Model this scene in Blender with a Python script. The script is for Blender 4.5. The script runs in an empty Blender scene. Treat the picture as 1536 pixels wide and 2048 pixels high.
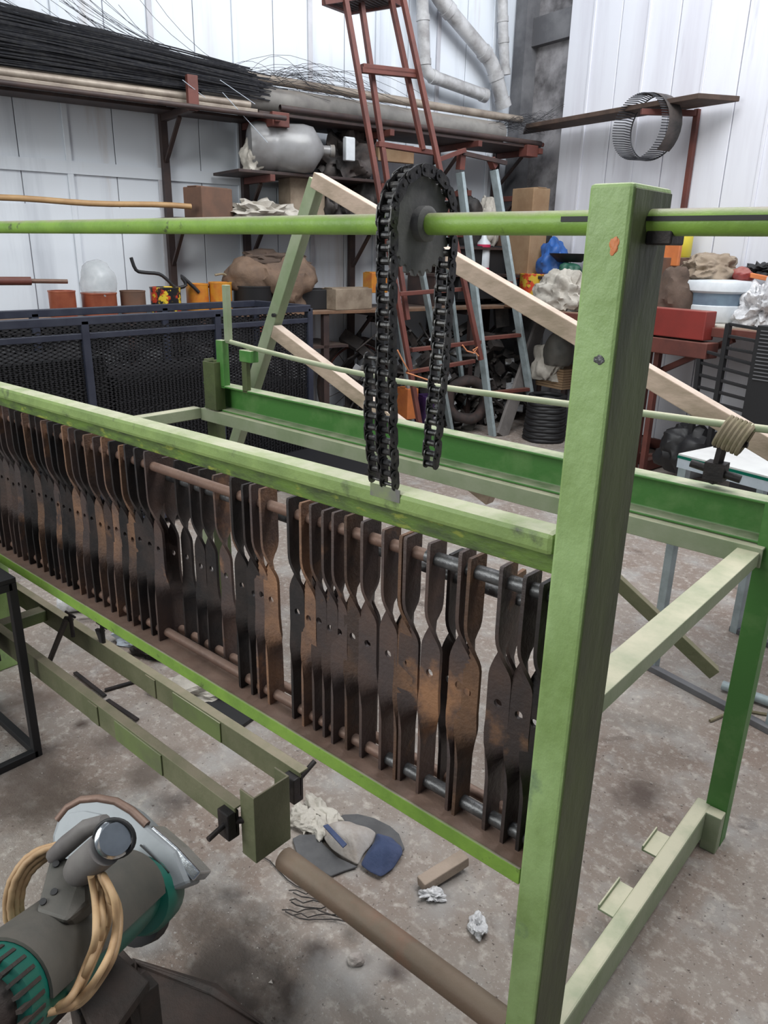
import bpy, bmesh, math, random
from mathutils import Vector, Matrix, noise
from math import sin, cos, pi, radians, sqrt
R = random.Random(7)
V = Vector
SC = bpy.context.scene
COL = SC.collection

# ------------------------------------------------------------------ camera
F_PX, PITCH, ROLL, YAW, CAM_H = 1501.0, radians(19.17), radians(1.245), radians(40.73), 1.53
FW = V((-sin(YAW)*cos(PITCH), cos(YAW)*cos(PITCH), -sin(PITCH)))
_rt = V((cos(YAW), sin(YAW), 0)); _up = _rt.cross(FW)
RT = _rt*cos(ROLL)+_up*sin(ROLL); UP = _up*cos(ROLL)-_rt*sin(ROLL)
CAM = V((0, 0, CAM_H))
cam = bpy.data.cameras.new('camera'); cam.sensor_fit = 'VERTICAL'; cam.sensor_height = 36.0
cam.lens = F_PX/2048*36.0; cam.clip_start = .05; cam.clip_end = 100
co = bpy.data.objects.new('camera', cam); COL.objects.link(co)
m = Matrix((RT, UP, -FW)).transposed().to_4x4(); m.translation = CAM; co.matrix_world = m
SC.camera = co

# ------------------------------------------------------------------ world, lights, exposure
SC.view_settings.view_transform = 'Standard'; SC.view_settings.look = 'None'
SC.view_settings.gamma = 1.0; SC.view_settings.use_curve_mapping = False
SC.view_settings.exposure = 0.0
w = bpy.data.worlds.new('world'); SC.world = w; w.use_nodes = True
bg = w.node_tree.nodes['Background']; bg.inputs[0].default_value = (.80, .88, 1, 1); bg.inputs[1].default_value = .20
def area(name, loc, target, sx, sy, power, col=(1, 1, 1)):
    l = bpy.data.lights.new(name, 'AREA'); l.shape = 'RECTANGLE'; l.size = sx; l.size_y = sy
    l.energy = power; l.color = col
    o = bpy.data.objects.new(name, l); COL.objects.link(o); o.location = loc
    o.rotation_euler = (V(target)-V(loc)).to_track_quat('-Z', 'Y').to_euler()
    return o
area('skylight_over_machine', (-1.6, 2.0, 5.2), (-1.6, 2.2, 0), 2.2, 4.5, 105, (1, .985, .96))
area('skylight_over_lane', (.8, 2.3, 5.2), (-.2, 2.0, 0), 1.3, 1.5, 120, (1, .985, .96))
area('skylight_over_bench', (-1.6, 4.0, 5.0), (-4.6, 5.6, 1.2), 4.0, 2.0, 165, (.93, .97, 1))
area('open_door_light', (-2.6, -2.6, 3.0), (-1.2, 2.6, 1.0), 3.0, 2.6, 170, (.97, 1, .97))

# ------------------------------------------------------------------ frames of reference
TH = radians(14.5); O = V((-4.25, 6.7, 0))                 # room corner; the machine stands askew to the walls
DA = V((-sin(TH), -cos(TH), 0)); DB = V((cos(TH), -sin(TH), 0))
def W(a, b, z): return O+DA*a+DB*b+V((0, 0, z))             # a: along the left wall, b: along the right wall
def ray(x, y): return FW+RT*((x-768)/F_PX)-UP*((y-1024)/F_PX)
def at(x, y, ax, v):                                        # sight line through x, y met with a world plane
    d = ray(x, y); return CAM+d*((v-CAM[ax])/d[ax])
def atd(x, y, dist):
    return CAM+ray(x, y).normalized()*dist
def room(p): q = p-O; return V((q.dot(DA), q.dot(DB), q.z))
def ra(x, y, ax, v):                                        # the same in room coordinates (a, b, z)
    d = ray(x, y); D = V((d.dot(DA), d.dot(DB), d.z)); q = CAM-O; Q = V((q.dot(DA), q.dot(DB), q.z))
    return Q+D*((v-Q[ax])/D[ax])
def rw(x, y, ax, v): return W(*ra(x, y, ax, v))

# ------------------------------------------------------------------ mesh builder
class MB:
    def __init__(s): s.v = []; s.f = []
    def add(s, vs, fs):
        n = len(s.v); s.v += [V(p) for p in vs]; s.f += [tuple(i+n for i in f) for f in fs]; return s
    def hexa(s, p):
        return s.add(p, [(3, 2, 1, 0), (4, 5, 6, 7), (0, 1, 5, 4), (1, 2, 6, 5), (2, 3, 7, 6), (3, 0, 4, 7)])
    def box(s, a, b):
        x0, y0, z0 = a; x1, y1, z1 = b
        return s.hexa([(x0, y0, z0), (x1, y0, z0), (x1, y1, z0), (x0, y1, z0), (x0, y0, z1), (x1, y0, z1), (x1, y1, z1), (x0, y1, z1)])
    def obox(s, c, ex, ey, ez):                             # centre and three half-extent vectors
        c = V(c); ex = V(ex); ey = V(ey); ez = V(ez)
        return s.hexa([c-ex-ey-ez, c+ex-ey-ez, c+ex+ey-ez, c-ex+ey-ez, c-ex-ey+ez, c+ex-ey+ez, c+ex+ey+ez, c-ex+ey+ez])
    def bar(s, p, q, w, h, up=(0, 0, 1)):                   # rectangular bar, w sideways, h along up
        p = V(p); q = V(q); d = (q-p).normalized(); u = V(up); u = (u-d*u.dot(d)).normalized(); sd = d.cross(u)
        return s.obox((p+q)/2, (q-p)/2, sd*w/2, u*h/2)
    def rbox(s, a0, b0, z0, a1, b1, z1):                    # box in room coordinates
        return s.hexa([W(a0, b0, z0), W(a0, b1, z0), W(a1, b1, z0), W(a1, b0, z0), W(a0, b0, z1), W(a0, b1, z1), W(a1, b1, z1), W(a1, b0, z1)])
    def path(s, pts, r, n=8, cap=True, closed=False):
        pts = [V(p) for p in pts]; m = len(pts); rings = []; u = None
        for i, p in enumerate(pts):
            if closed: d = pts[(i+1) % m]-pts[i-1]
            else: d = pts[min(i+1, m-1)]-pts[max(i-1, 0)]
            d = d.normalized() if d.length > 1e-9 else V((0, 0, 1))
            if u is None: u = d.orthogonal().normalized()
            u = (u-d*u.dot(d)); u = u.normalized() if u.length > 1e-6 else d.orthogonal().normalized()
            b = d.cross(u); rr = r[i] if isinstance(r, (list, tuple)) else r
            rings.append([p+(u*cos(2*pi*k/n)+b*sin(2*pi*k/n))*rr for k in range(n)])
        base = [q for g in rings for q in g]; fs = []
        for i in range(m if closed else m-1):
            j = (i+1) % m
            for k in range(n):
                l = (k+1) % n; fs.append((i*n+k, i*n+l, j*n+l, j*n+k))
        if cap and not closed: fs += [tuple(range(n-1, -1, -1)), tuple((m-1)*n+k for k in range(n))]
        return s.add(base, fs)
    def tube(s, p, q, r, n=12): return s.path([p, q], r, n)
    def pipe(s, p, q, r, ri, n=16):                         # open-ended pipe
        p = V(p); q = V(q); d = (q-p).normalized(); u = d.orthogonal().normalized(); b = d.cross(u); vs = []
        for c, rr in ((p, r), (q, r), (q, ri), (p, ri)):
            vs += [c+(u*cos(2*pi*k/n)+b*sin(2*pi*k/n))*rr for k in range(n)]
        return s.add(vs, [(i*n+k, i*n+(k+1) % n, ((i+1) % 4)*n+(k+1) % n, ((i+1) % 4)*n+k) for i in range(4) for k in range(n)])
    def lathe(s, o, axis, prof, n=20, ref=None):            # prof: (radius, height along axis)
        o = V(o); d = V(axis).normalized(); u = (V(ref) if ref else d.orthogonal()); u = (u-d*u.dot(d)).normalized(); b = d.cross(u); vs = []
        for r, h in prof:
            vs += [o+d*h+(u*cos(2*pi*k/n)+b*sin(2*pi*k/n))*max(r, 1e-4) for k in range(n)]
        m = len(prof); fs = [(i*n+k, i*n+(k+1) % n, (i+1)*n+(k+1) % n, (i+1)*n+k) for i in range(m-1) for k in range(n)]
        fs += [tuple(range(n-1, -1, -1)), tuple((m-1)*n+k for k in range(n))]
        return s.add(vs, fs)
    def prism(s, poly, off):                                # polygon pushed along off
        n = len(poly); off = V(off); vs = [V(p) for p in poly]+[V(p)+off for p in poly]
        return s.add(vs, [tuple(range(n-1, -1, -1)), tuple(range(n, 2*n))]+[(k, (k+1) % n, n+(k+1) % n, n+k) for k in range(n)])
    def channel(s, p, q, u, v, w, d, t):                    # C section: web w along u, flanges d along v
        p = V(p); q = V(q); u = V(u).normalized(); v = V(v).normalized()
        sec = [(-w/2, 0), (w/2, 0), (w/2, d), (w/2-t, d), (w/2-t, t), (-w/2+t, t), (-w/2+t, d), (-w/2, d)]
        return s.prism([p+u*a+v*b for a, b in sec], q-p)
    def angle(s, p, q, u, v, a, b, t):                      # L section: leg a along u, leg b along v
        p = V(p); q = V(q); u = V(u).normalized(); v = V(v).normalized()
        return s.prism([p+u*i+v*j for i, j in ((0, 0), (a, 0), (a, t), (t, t), (t, b), (0, b))], q-p)
    def blob(s, c, ex, ey, ez, seed=0, amp=.3, fr=3, n=3, flat=True):
        bm = bmesh.new(); bmesh.ops.create_icosphere(bm, subdivisions=n, radius=1)
        c = V(c); ex = V(ex); ey = V(ey); ez = V(ez); vs = []
        for q in bm.verts:
            p = q.co.copy(); f = 1+amp*.8*noise.noise(p*fr*.6+V((seed*7.3, 0, 0)))-amp*.55*abs(noise.noise(p*fr*1.0+V((0, seed*3.1, 0))))+amp*.12*noise.noise(p*fr*2.4+V((seed, 0, 5)))
            p = p*f
            if flat: p.z = max(p.z, -.55)
            vs.append(c+ex*p.x+ey*p.y+ez*p.z)
        fs = [tuple(v.index for v in f.verts) for f in bm.faces]; bm.free()
        return s.add(vs, fs)
    def build(s, name, mat, parent=None, origin=None, smooth=False, bevel=0, label=None):
        org = V(origin) if origin is not None else (V(parent.get('org', (0, 0, 0))) if parent else V((0, 0, 0)))
        me = bpy.data.meshes.new(name); me.from_pydata([p-org for p in s.v], [], s.f); me.update()
        bm = bmesh.new(); bm.from_mesh(me); bmesh.ops.recalc_face_normals(bm, faces=bm.faces); bm.to_mesh(me); bm.free()
        if smooth:
            me.polygons.foreach_set('use_smooth', [True]*len(me.polygons))
            try: me.set_sharp_from_angle(angle=radians(46))
            except Exception: pass
        me.materials.append(mat)
        o = bpy.data.objects.new(name, me); COL.objects.link(o)
        if parent is None: o.location = org
        else: o.parent = parent; o['org'] = parent.get('org', (0, 0, 0))
        if bevel:
            b = o.modifiers.new('bevel', 'BEVEL'); b.width = bevel; b.segments = 2; b.limit_method = 'ANGLE'
        if label: o['label'] = label
        return o
def tag(o, label, cat, group=None, kind=None):
    o['label'] = label; o['category'] = cat
    if group: o['group'] = group
    if kind: o['kind'] = kind
    return o
def thing(name, org, label, cat, group=None, kind=None):
    o = bpy.data.objects.new(name, None); o.empty_display_size = .1; COL.objects.link(o)
    o.location = V(org); o['org'] = tuple(org)
    return tag(o, label, cat, group, kind)
def struct(name, mb, mat, parent=None, **k):
    o = mb.build(name, mat, parent, **k)
    if parent is None: o['kind'] = 'structure'
    return o
def one(name, mb, mat, org, label, cat, group=None, kind=None, **k):
    return tag(mb.build(name, mat, None, origin=org, **k), label, cat, group, kind)
def dup(o, parent=None):
    c = o.copy(); COL.objects.link(c)
    if parent is not None: c.parent = parent
    return c

# ------------------------------------------------------------------ materials
def mat(name, col, col2=None, scale=8, rough=.7, metal=0, bump=.0, bscale=60, dust=0, dustcol=(.42, .37, .31),
        stretch=(1, 1, 1), thr=(.4, .65), col3=None, s3=30, thr3=(.6, .66), rnd=0, alpha=None, trans=0, detail=6):
    M = bpy.data.materials.new(name); M.use_nodes = True; N = M.node_tree.nodes; L = M.node_tree.links
    P = N['Principled BSDF']; P.inputs['Roughness'].default_value = rough; P.inputs['Metallic'].default_value = metal
    geo = N.new('ShaderNodeNewGeometry'); mp = N.new('ShaderNodeMapping'); L.new(geo.outputs['Position'], mp.inputs['Vector'])
    mp.inputs['Scale'].default_value = stretch
    def nz(sc, d=detail):
        n = N.new('ShaderNodeTexNoise'); n.inputs['Scale'].default_value = sc; n.inputs['Detail'].default_value = d
        n.inputs['Roughness'].default_value = .6; L.new(mp.outputs[0], n.inputs['Vector']); return n
    def ramp(src, a, b):
        r = N.new('ShaderNodeMapRange'); r.inputs[1].default_value = a; r.inputs[2].default_value = b
        L.new(src, r.inputs[0]); return r.outputs[0]
    def mix(fac, a, b):
        x = N.new('ShaderNodeMix'); x.data_type = 'RGBA'
        if isinstance(fac, float): x.inputs[0].default_value = fac
        else: L.new(fac, x.inputs[0])
        for k, q in ((6, a), (7, b)):
            if isinstance(q, tuple): x.inputs[k].default_value = (*q[:3], 1)
            else: L.new(q, x.inputs[k])
        return x.outputs[2]
    c = col
    if col2: c = mix(ramp(nz(scale).outputs['Fac'], *thr), col, col2)
    if col3: c = mix(ramp(nz(s3, 8).outputs['Fac'], *thr3), c, col3)
    if rnd:
        oi = N.new('ShaderNodeObjectInfo'); h = N.new('ShaderNodeHueSaturation')
        r = N.new('ShaderNodeMapRange'); r.inputs[3].default_value = 1-rnd; r.inputs[4].default_value = 1+rnd
        L.new(oi.outputs['Random'], r.inputs[0]); L.new(r.outputs[0], h.inputs['Value'])
        if isinstance(c, tuple): h.inputs['Color'].default_value = (*c[:3], 1)
        else: L.new(c, h.inputs['Color'])
        c = h.outputs[0]
    if dust:                                                # dust that has settled on faces that look up
        sp = N.new('ShaderNodeSeparateXYZ'); L.new(geo.outputs['Normal'], sp.inputs[0])
        a = ramp(sp.outputs[2], .45, .95); b = ramp(nz(scale*1.7).outputs['Fac'], .15, .6)
        mu = N.new('ShaderNodeMath'); mu.operation = 'MULTIPLY'; L.new(a, mu.inputs[0]); L.new(b, mu.inputs[1])
        m2 = N.new('ShaderNodeMath'); m2.operation = 'MULTIPLY'; L.new(mu.outputs[0], m2.inputs[0]); m2.inputs[1].default_value = dust
        c = mix(m2.outputs[0], c, dustcol)
    if isinstance(c, tuple): P.inputs['Base Color'].default_value = (*c[:3], 1)
    else: L.new(c, P.inputs['Base Color'])
    if bump:
        bp = N.new('ShaderNodeBump'); bp.inputs['Strength'].default_value = bump; bp.inputs['Distance'].default_value = .01
        L.new(nz(bscale, 5).outputs['Fac'], bp.inputs['Height']); L.new(bp.outputs[0], P.inputs['Normal'])
    if trans: P.inputs['Transmission Weight'].default_value = trans
    if alpha: P.inputs['Alpha'].default_value = alpha
    return M
CREAM = (.50, .50, .37)
green = mat('green_paint', (.24, .34, .11), (.17, .25, .08), 9, .55, bump=.25, bscale=45, dust=.95, dustcol=CREAM, col3=(.07, .085, .05), s3=14, thr3=(.60, .72))
green_post = mat('green_paint_post', (.29, .42, .17), (.19, .29, .09), 7, .5, bump=.35, bscale=38, dust=.8, dustcol=CREAM, stretch=(1, 1, .7), col3=(.10, .15, .11), s3=9, thr3=(.58, .74))
green_greasy_shaded = mat('greasy_shaded_green_paint', (.075, .098, .035), (.035, .04, .026), 5, .55, bump=.3, bscale=40, stretch=(1, 1, .35), dust=.5)  # grease tones, darkened further to paint in the shaded side of the post
green_lime = mat('lime_green_paint', (.21, .36, .055), (.15, .27, .045), 10, .45, bump=.15, dust=1.0, dustcol=(.27, .235, .185), col3=(.05, .06, .03), s3=22, thr3=(.62, .7))
green_deep = mat('deep_green_paint', (.060, .20, .040), (.13, .27, .085), 9, .5, dust=.95, dustcol=CREAM, bump=.1, stretch=(1, 1, 1), thr=(.5, .75))
green_pale = mat('faded_green_paint', (.30, .34, .23), (.22, .28, .16), 6, .65, dust=.9, dustcol=(.56, .53, .40), bump=.1)
cream_bar = mat('dusty_cream_paint', (.50, .38, .305), (.30, .235, .17), 7, .7, dust=.9, dustcol=(.64, .53, .45), bump=.15, stretch=(1, 1, 2.5))
olive = mat('olive_painted_steel', (.115, .125, .065), (.17, .17, .10), 7, .6, dust=.85, dustcol=(.26, .22, .16), bump=.2)
olive_dark = mat('dark_olive_steel', (.09, .12, .04), (.05, .06, .03), 4, .6, dust=.9, dustcol=(.11, .09, .065), bump=.2)
black_steel = mat('black_mill_steel', (.020, .018, .019), (.040, .030, .028), 14, .55, metal=.35, bump=.2, rnd=.35)
blade_m = mat('forged_bar_steel', (.058, .044, .043), (.085, .055, .046), 9, .5, metal=.2, bump=.25, bscale=90, col3=(.25, .13, .07), s3=6, thr3=(.57, .68), rnd=.4)
blade_rust = mat('rusty_bar_steel', (.075, .048, .040), (.23, .12, .065), 6, .7, metal=.1, bump=.4, bscale=90, rnd=.35)
rod_m = mat('rusty_rod', (.17, .10, .075), (.12, .075, .06), 12, .55, metal=.3, dust=.5, dustcol=(.28, .20, .16), bump=.15)
rod_grey = mat('blackened_rod', (.07, .07, .072), (.13, .13, .135), 30, .4, metal=.6, bump=.2)
pipe_brown = mat('brown_pipe_steel', (.17, .115, .08), (.12, .10, .07), 6, .6, metal=.1, bump=.15, dust=.4, dustcol=(.30, .24, .18), col3=(.24, .11, .07), s3=6, thr3=(.50, .68))
chain_m = mat('greasy_chain_steel', (.035, .035, .038), (.075, .072, .07), 60, .35, metal=.7, bump=.2)
sprk_m = mat('dusty_sprocket_steel', (.15, .15, .15), (.09, .092, .095), 12, .65, metal=.2, bump=.15)
chrome = mat('scuffed_chrome', (.62, .66, .70), (.45, .48, .52), 20, .22, metal=1, bump=.05)
alu = mat('grey_cast_aluminium', (.27, .29, .31), (.20, .215, .23), 10, .5, metal=.25, col3=(.30, .17, .08), s3=5, thr3=(.64, .74))
galv = mat('galvanised_steel', (.42, .50, .53), (.30, .36, .38), 12, .5, metal=.25)
redox = mat('red_oxide_paint', (.135, .040, .030), (.095, .030, .024), 8, .6, dust=.4, dustcol=(.22, .13, .10), bump=.1)
red_cab = mat('red_enamel', (.25, .032, .026), (.19, .028, .022), 4, .5, dust=.4, dustcol=(.40, .22, .18))
dark_shelf = mat('dark_brown_steel', (.035, .022, .022), (.06, .035, .03), 8, .6, dust=.6, dustcol=(.10, .075, .06))
wood = mat('weathered_wood', (.20, .11, .065), (.12, .07, .045), 6, .8, dust=.5, dustcol=(.30, .22, .17), bump=.2)
wood_dark = mat('dark_plank_wood', (.055, .035, .027), (.09, .055, .04), 8, .8, dust=.4, bump=.2)
wood_grey = mat('grey_plank_wood', (.17, .155, .15), (.12, .11, .105), 7, .85, bump=.2)
bamboo = mat('bamboo_pole', (.42, .26, .12), (.34, .20, .09), 9, .6)
wallm = mat('white_painted_panel', (.70, .74, .80), (.46, .49, .55), 1.6, .6, stretch=(1.6, 1.6, .14), thr=(.50, .68), col3=(.50, .44, .41), s3=2.2, thr3=(.60, .80), bump=.05, bscale=20)
wallr = mat('white_painted_panel_right', (.70, .71, .77), (.56, .55, .61), 1.5, .6, stretch=(1.8, 1.8, .16), thr=(.48, .70), col3=(.34, .32, .36), s3=4.5, thr3=(.64, .82), bump=.05, bscale=20)
concrete_wall = mat('rough_grey_render', (.33, .32, .335), (.10, .095, .10), 4, .9, bump=.5, bscale=14)
rib_m = mat('dirty_panel_rib', (.46, .46, .50), (.60, .60, .64), 3, .7)
joint_dark = mat('dark_steel_column', (.10, .10, .11), (.17, .17, .18), 4, .7)
pvc = mat('dusty_white_pvc', (.50, .50, .51), (.25, .24, .24), 6, .5, dust=.85, dustcol=(.13, .11, .11), bump=.1)
pipe_grey = mat('dusty_grey_pipe', (.22, .21, .195), (.14, .13, .125), 5, .65, dust=.5, dustcol=(.26, .22, .18))
pipe_cream = mat('dull_cream_pipe', (.34, .29, .24), (.22, .18, .15), 8, .5, metal=.2)
wire_m = mat('black_wire', (.028, .030, .038), (.06, .06, .065), 30, .45, metal=.4)
mesh_m = mat('black_steel_mesh', (.020, .020, .023), None, rough=.5, metal=.4)
navy = mat('navy_painted_frame', (.016, .019, .035), (.028, .032, .05), 12, .5, dust=.4, dustcol=(.06, .07, .10))
black_p = mat('matt_black', (.012, .012, .014), None, rough=.6)
dark_scrap = mat('dark_scrap_iron', (.030, .028, .028), (.085, .07, .065), 9, .6, metal=.3, rnd=.5)
rag_w = mat('dirty_white_cloth', (.52, .49, .44), (.36, .33, .29), 9, .9, bump=.4, bscale=30)
rag_t = mat('tan_canvas', (.30, .24, .18), (.20, .15, .11), 8, .9, bump=.4, bscale=30)
rag_b = mat('brown_cloth', (.10, .068, .052), (.065, .045, .035), 8, .95, bump=.3)
leather = mat('brown_leather_scrap', (.17, .11, .075), (.09, .06, .045), 6, .8, bump=.3)
copper = mat('copper_coloured_tin', (.42, .13, .07), (.32, .085, .05), 9, .35, metal=.3)
orange_p = mat('orange_plastic', (.62, .20, .06), (.5, .15, .05), 9, .5)
yellow_p = mat('yellow_plastic', (.60, .50, .05), None, rough=.5)
orange_yel = mat('amber_tin_print', (.58, .27, .03), (.50, .15, .03), 12, .4)
flame_tin = mat('flame_printed_tin', (.02, .02, .022), (.55, .06, .03), 11, .35, thr=(.52, .56), col3=(.75, .55, .05), s3=17, thr3=(.56, .60), stretch=(1, 1, 1))
flame_tin2 = mat('red_yellow_printed_tin', (.62, .42, .05), (.60, .07, .03), 14, .4, thr=(.48, .52), col3=(.03, .02, .02), s3=11, thr3=(.56, .60))
blue_p = mat('blue_plastic', (.03, .12, .40), (.02, .08, .28), 8, .5)
green_p = mat('dark_green_plastic', (.02, .09, .06), None, rough=.5)
cardb = mat('brown_cardboard', (.33, .22, .13), (.26, .16, .09), 6, .85)
cardb_d = mat('dark_brown_cardboard', (.17, .09, .06), (.12, .07, .05), 6, .85)
white_p = mat('white_plastic', (.72, .76, .80), (.60, .64, .68), 9, .4)
basin_band = mat('blue_grey_enamel', (.20, .28, .36), (.15, .20, .27), 9, .35)
red_label = mat('crimson_label', (.50, .02, .08), None, rough=.5)
carboy = mat('cloudy_plastic', (.34, .34, .35), (.24, .23, .23), 5, .3, trans=.25)
glass_top = mat('white_table_top', (.62, .63, .62), (.52, .52, .52), 5, .22)
glass_edge = mat('green_glass_edge', (.0, .12, .08), None, rough=.2)
pale_blue = mat('pale_blue_steel', (.52, .58, .66), (.42, .48, .55), 12, .5)
saw_green = mat('teal_green_casing', (.005, .115, .085), (.01, .085, .065), 12, .38)
saw_dust = mat('dust_covered_casing', (.085, .078, .068), (.055, .055, .05), 10, .6, bump=.08)
cord_m = mat('tan_cable_sheath', (.43, .29, .16), (.34, .21, .11), 30, .6, rnd=.15)
saw_grey = mat('dusty_grey_handle', (.16, .15, .145), (.11, .10, .10), 14, .5)
base_m = mat('rusty_dark_base', (.022, .017, .015), (.045, .028, .023), 9, .7, bump=.3)
cap_grey = mat('charcoal_felt', (.085, .085, .09), (.11, .11, .115), 20, .95, bump=.15)
cap_white = mat('soiled_white_cotton', (.46, .43, .41), (.33, .29, .26), 14, .9, bump=.3)
cap_blue = mat('navy_cotton', (.04, .06, .13), (.065, .085, .17), 15, .9, bump=.3)
foil = mat('crumpled_clear_plastic', (.62, .62, .64), (.45, .45, .47), 40, .18, bump=.4)
stone_m = mat('pale_grit', (.46, .42, .39), (.33, .29, .27), 30, .9, rnd=.3)
rubber = mat('old_tyre_rubber', (.035, .03, .03), (.07, .045, .04), 12, .85)
string_o = mat('orange_twine', (.62, .25, .12), None, rough=.8)
rope_m = mat('dusty_rope_wrap', (.24, .20, .14), (.17, .15, .09), 30, .9)

def floor_mat():
    M = bpy.data.materials.new('dirty_concrete'); M.use_nodes = True; N = M.node_tree.nodes; L = M.node_tree.links
    P = N['Principled BSDF']; P.inputs['Roughness'].default_value = .88
    geo = N.new('ShaderNodeNewGeometry')
    def nz(sc, d=6, dist=0, rough=.6):
        n = N.new('ShaderNodeTexNoise'); n.inputs['Scale'].default_value = sc; n.inputs['Detail'].default_value = d
        n.inputs['Distortion'].default_value = dist; n.inputs['Roughness'].default_value = rough
        L.new(geo.outputs['Position'], n.inputs['Vector']); return n.outputs['Fac']
    def ramp(src, a, b):
        r = N.new('ShaderNodeMapRange'); r.inputs[1].default_value = a; r.inputs[2].default_value = b; L.new(src, r.inputs[0]); return r.outputs[0]
    def mix(f, a, b):
        x = N.new('ShaderNodeMix'); x.data_type = 'RGBA'; L.new(f, x.inputs[0])
        for k, q in ((6, a), (7, b)):
            if isinstance(q, tuple): x.inputs[k].default_value = (*q, 1)
            else: L.new(q, x.inputs[k])
        return x.outputs[2]
    c = mix(ramp(nz(1.7, 8, .6), .38, .62), (.315, .275, .245), (.25, .195, .165))
    c = mix(ramp(nz(5, 8), .50, .70), c, (.38, .365, .35))
    c = mix(ramp(nz(34, 6), .52, .72), c, (.50, .455, .415))
    c = mix(ramp(nz(3.1, 9, 1.2), .60, .74), c, (.075, .055, .047))
    c = mix(ramp(nz(130, 3), .60, .72), c, (.50, .47, .45))
    c = mix(ramp(nz(75, 3), .64, .72), c, (.07, .05, .045))
    def spot(x, y, r, col, cc):                              # dark and pale floor patches; the one by the sill paints a shadow
        vm = N.new('ShaderNodeVectorMath'); vm.operation = 'DISTANCE'; L.new(geo.outputs['Position'], vm.inputs[0]); vm.inputs[1].default_value = (x, y, 0)
        ad = N.new('ShaderNodeMath'); ad.operation = 'MULTIPLY_ADD'; L.new(nz(7, 6), ad.inputs[0]); ad.inputs[1].default_value = r*2.6; L.new(vm.outputs['Value'], ad.inputs[2])
        rr = N.new('ShaderNodeMapRange'); rr.inputs[1].default_value = r*1.5; rr.inputs[2].default_value = r*2.5
        rr.inputs[3].default_value = .88; rr.inputs[4].default_value = 0; L.new(ad.outputs[0], rr.inputs[0])
        return mix(rr.outputs[0], cc, col)
    for x, y, r, col in STAINS_AND_SHADOW: c = spot(x, y, r, col, c)
    L.new(c, P.inputs['Base Color'])
    bp = N.new('ShaderNodeBump'); bp.inputs['Strength'].default_value = .55; bp.inputs['Distance'].default_value = .02
    L.new(nz(42, 8, 0, .7), bp.inputs['Height']); L.new(bp.outputs[0], P.inputs['Normal'])
    return M
STAINS_AND_SHADOW = []
for px, py, r, col in ((580, 1985, .035, (.03, .017, .013)), (160, 1450, .035, (.05, .03, .022)), (460, 1920, .10, (.05, .042, .04)),
                       (500, 2010, .14, (.045, .035, .03)), (100, 1600, .16, (.10, .075, .06)), (40, 1560, .14, (.12, .09, .075)), (300, 1540, .10, (.12, .095, .08)), (420, 1850, .12, (.10, .08, .068)), (60, 1400, .12, (.15, .11, .09)), (350, 1600, .07, (.085, .07, .065)), (640, 1900, .05, (.07, .055, .05)),
                       (790, 1945, .035, (.08, .06, .055)), (230, 1480, .10, (.13, .10, .085)), (1290, 1590, .09, (.09, .065, .055)), (470, 1790, .04, (.08, .065, .06)), (700, 1870, .04, (.09, .075, .065))):  # the patch beside the sill is a cast shadow painted into the floor
    p = at(px, py, 2, 0); STAINS_AND_SHADOW.append((p.x, p.y, r, col))
WHITE_DUST = [(at(px, py, 2, 0), r) for px, py, r in ((300, 1890, .07), (860, 1790, .07), (700, 1960, .09), (470, 1500, .1))]
for p, r in WHITE_DUST: STAINS_AND_SHADOW.append((p.x, p.y, r, (.36, .345, .335)))
floor_m = floor_mat()

# ------------------------------------------------------------------ the room
fl = MB(); fl.box((-14, -4, -.12), (8, 12, 0)); struct('floor', fl, floor_m)
WL = thing('wall_left', W(0, 0, 0), 'x', 'x'); del WL['label']; del WL['category']; WL['kind'] = 'structure'
mb = MB(); mb.rbox(-.3, -.16, 0, 10, -.012, 5.4); mb.build('backing', rib_m, WL)
k = 0; a = .02
pw = .62
while a < 9.6:
    mb = MB(); mb.rbox(a, -.01, .0, a+pw-.006, .0, 5.4); mb.build('panel', wallm, WL, bevel=.003)
    mb = MB(); mb.rbox(a+pw*.5-.02, .0, .0, a+pw*.5+.02, .018, 5.4); mb.build('rib', rib_m if k % 2 else wallm, WL, bevel=.006)
    a += pw; k += 1
mb = MB(); mb.rbox(2.2, .001, 1.98, 9, .02, 2.06); mb.build('ledge', wallm, WL)
mb = MB(); mb.rbox(3.4, .001, 1.63, 9, .012, 1.78); mb.build('ledge', wallm, WL)
WR = thing('wall_right', W(0, 0, 0), 'x', 'x'); del WR['label']; del WR['category']; WR['kind'] = 'structure'
mb = MB(); mb.rbox(-.3, -.1, 0, -.05, 9.5, 5.4); mb.build('backing', concrete_wall, WR)
b = .62; k = 0
while b < 9.0:
    mb = MB(); mb.rbox(-.05, b, .0, .03, b+.54, 5.4); mb.build('panel', wallr, WR, bevel=.004)
    mb = MB(); mb.rbox(.03, b+.25, 0, .042, b+.275, 5.4); mb.build('rib', wallr, WR, bevel=.004)
    b += .548; k += 1
mb = MB(); mb.rbox(-.05, .02, 0, .10, .16, 5.4); struct('trim_1', mb, joint_dark)
mb = MB(); mb.rbox(-.05, .16, 3.28, .02, .62, 3.5); struct('trim_2', mb, joint_dark)

# ------------------------------------------------------------------ the green machine frame
FR = thing('storage_rack', (-1.5, 1.4, 0), 'long green-painted welded steel rack standing on the concrete, with a thick near post', 'rack')
def fr(name, mb, m, **k): return mb.build(name, m, FR, **k)
post = fr('front_post', MB().box((-.463, .905, 0), (-.406, 1.022, 1.612)), green_post, bevel=.005)
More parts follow.
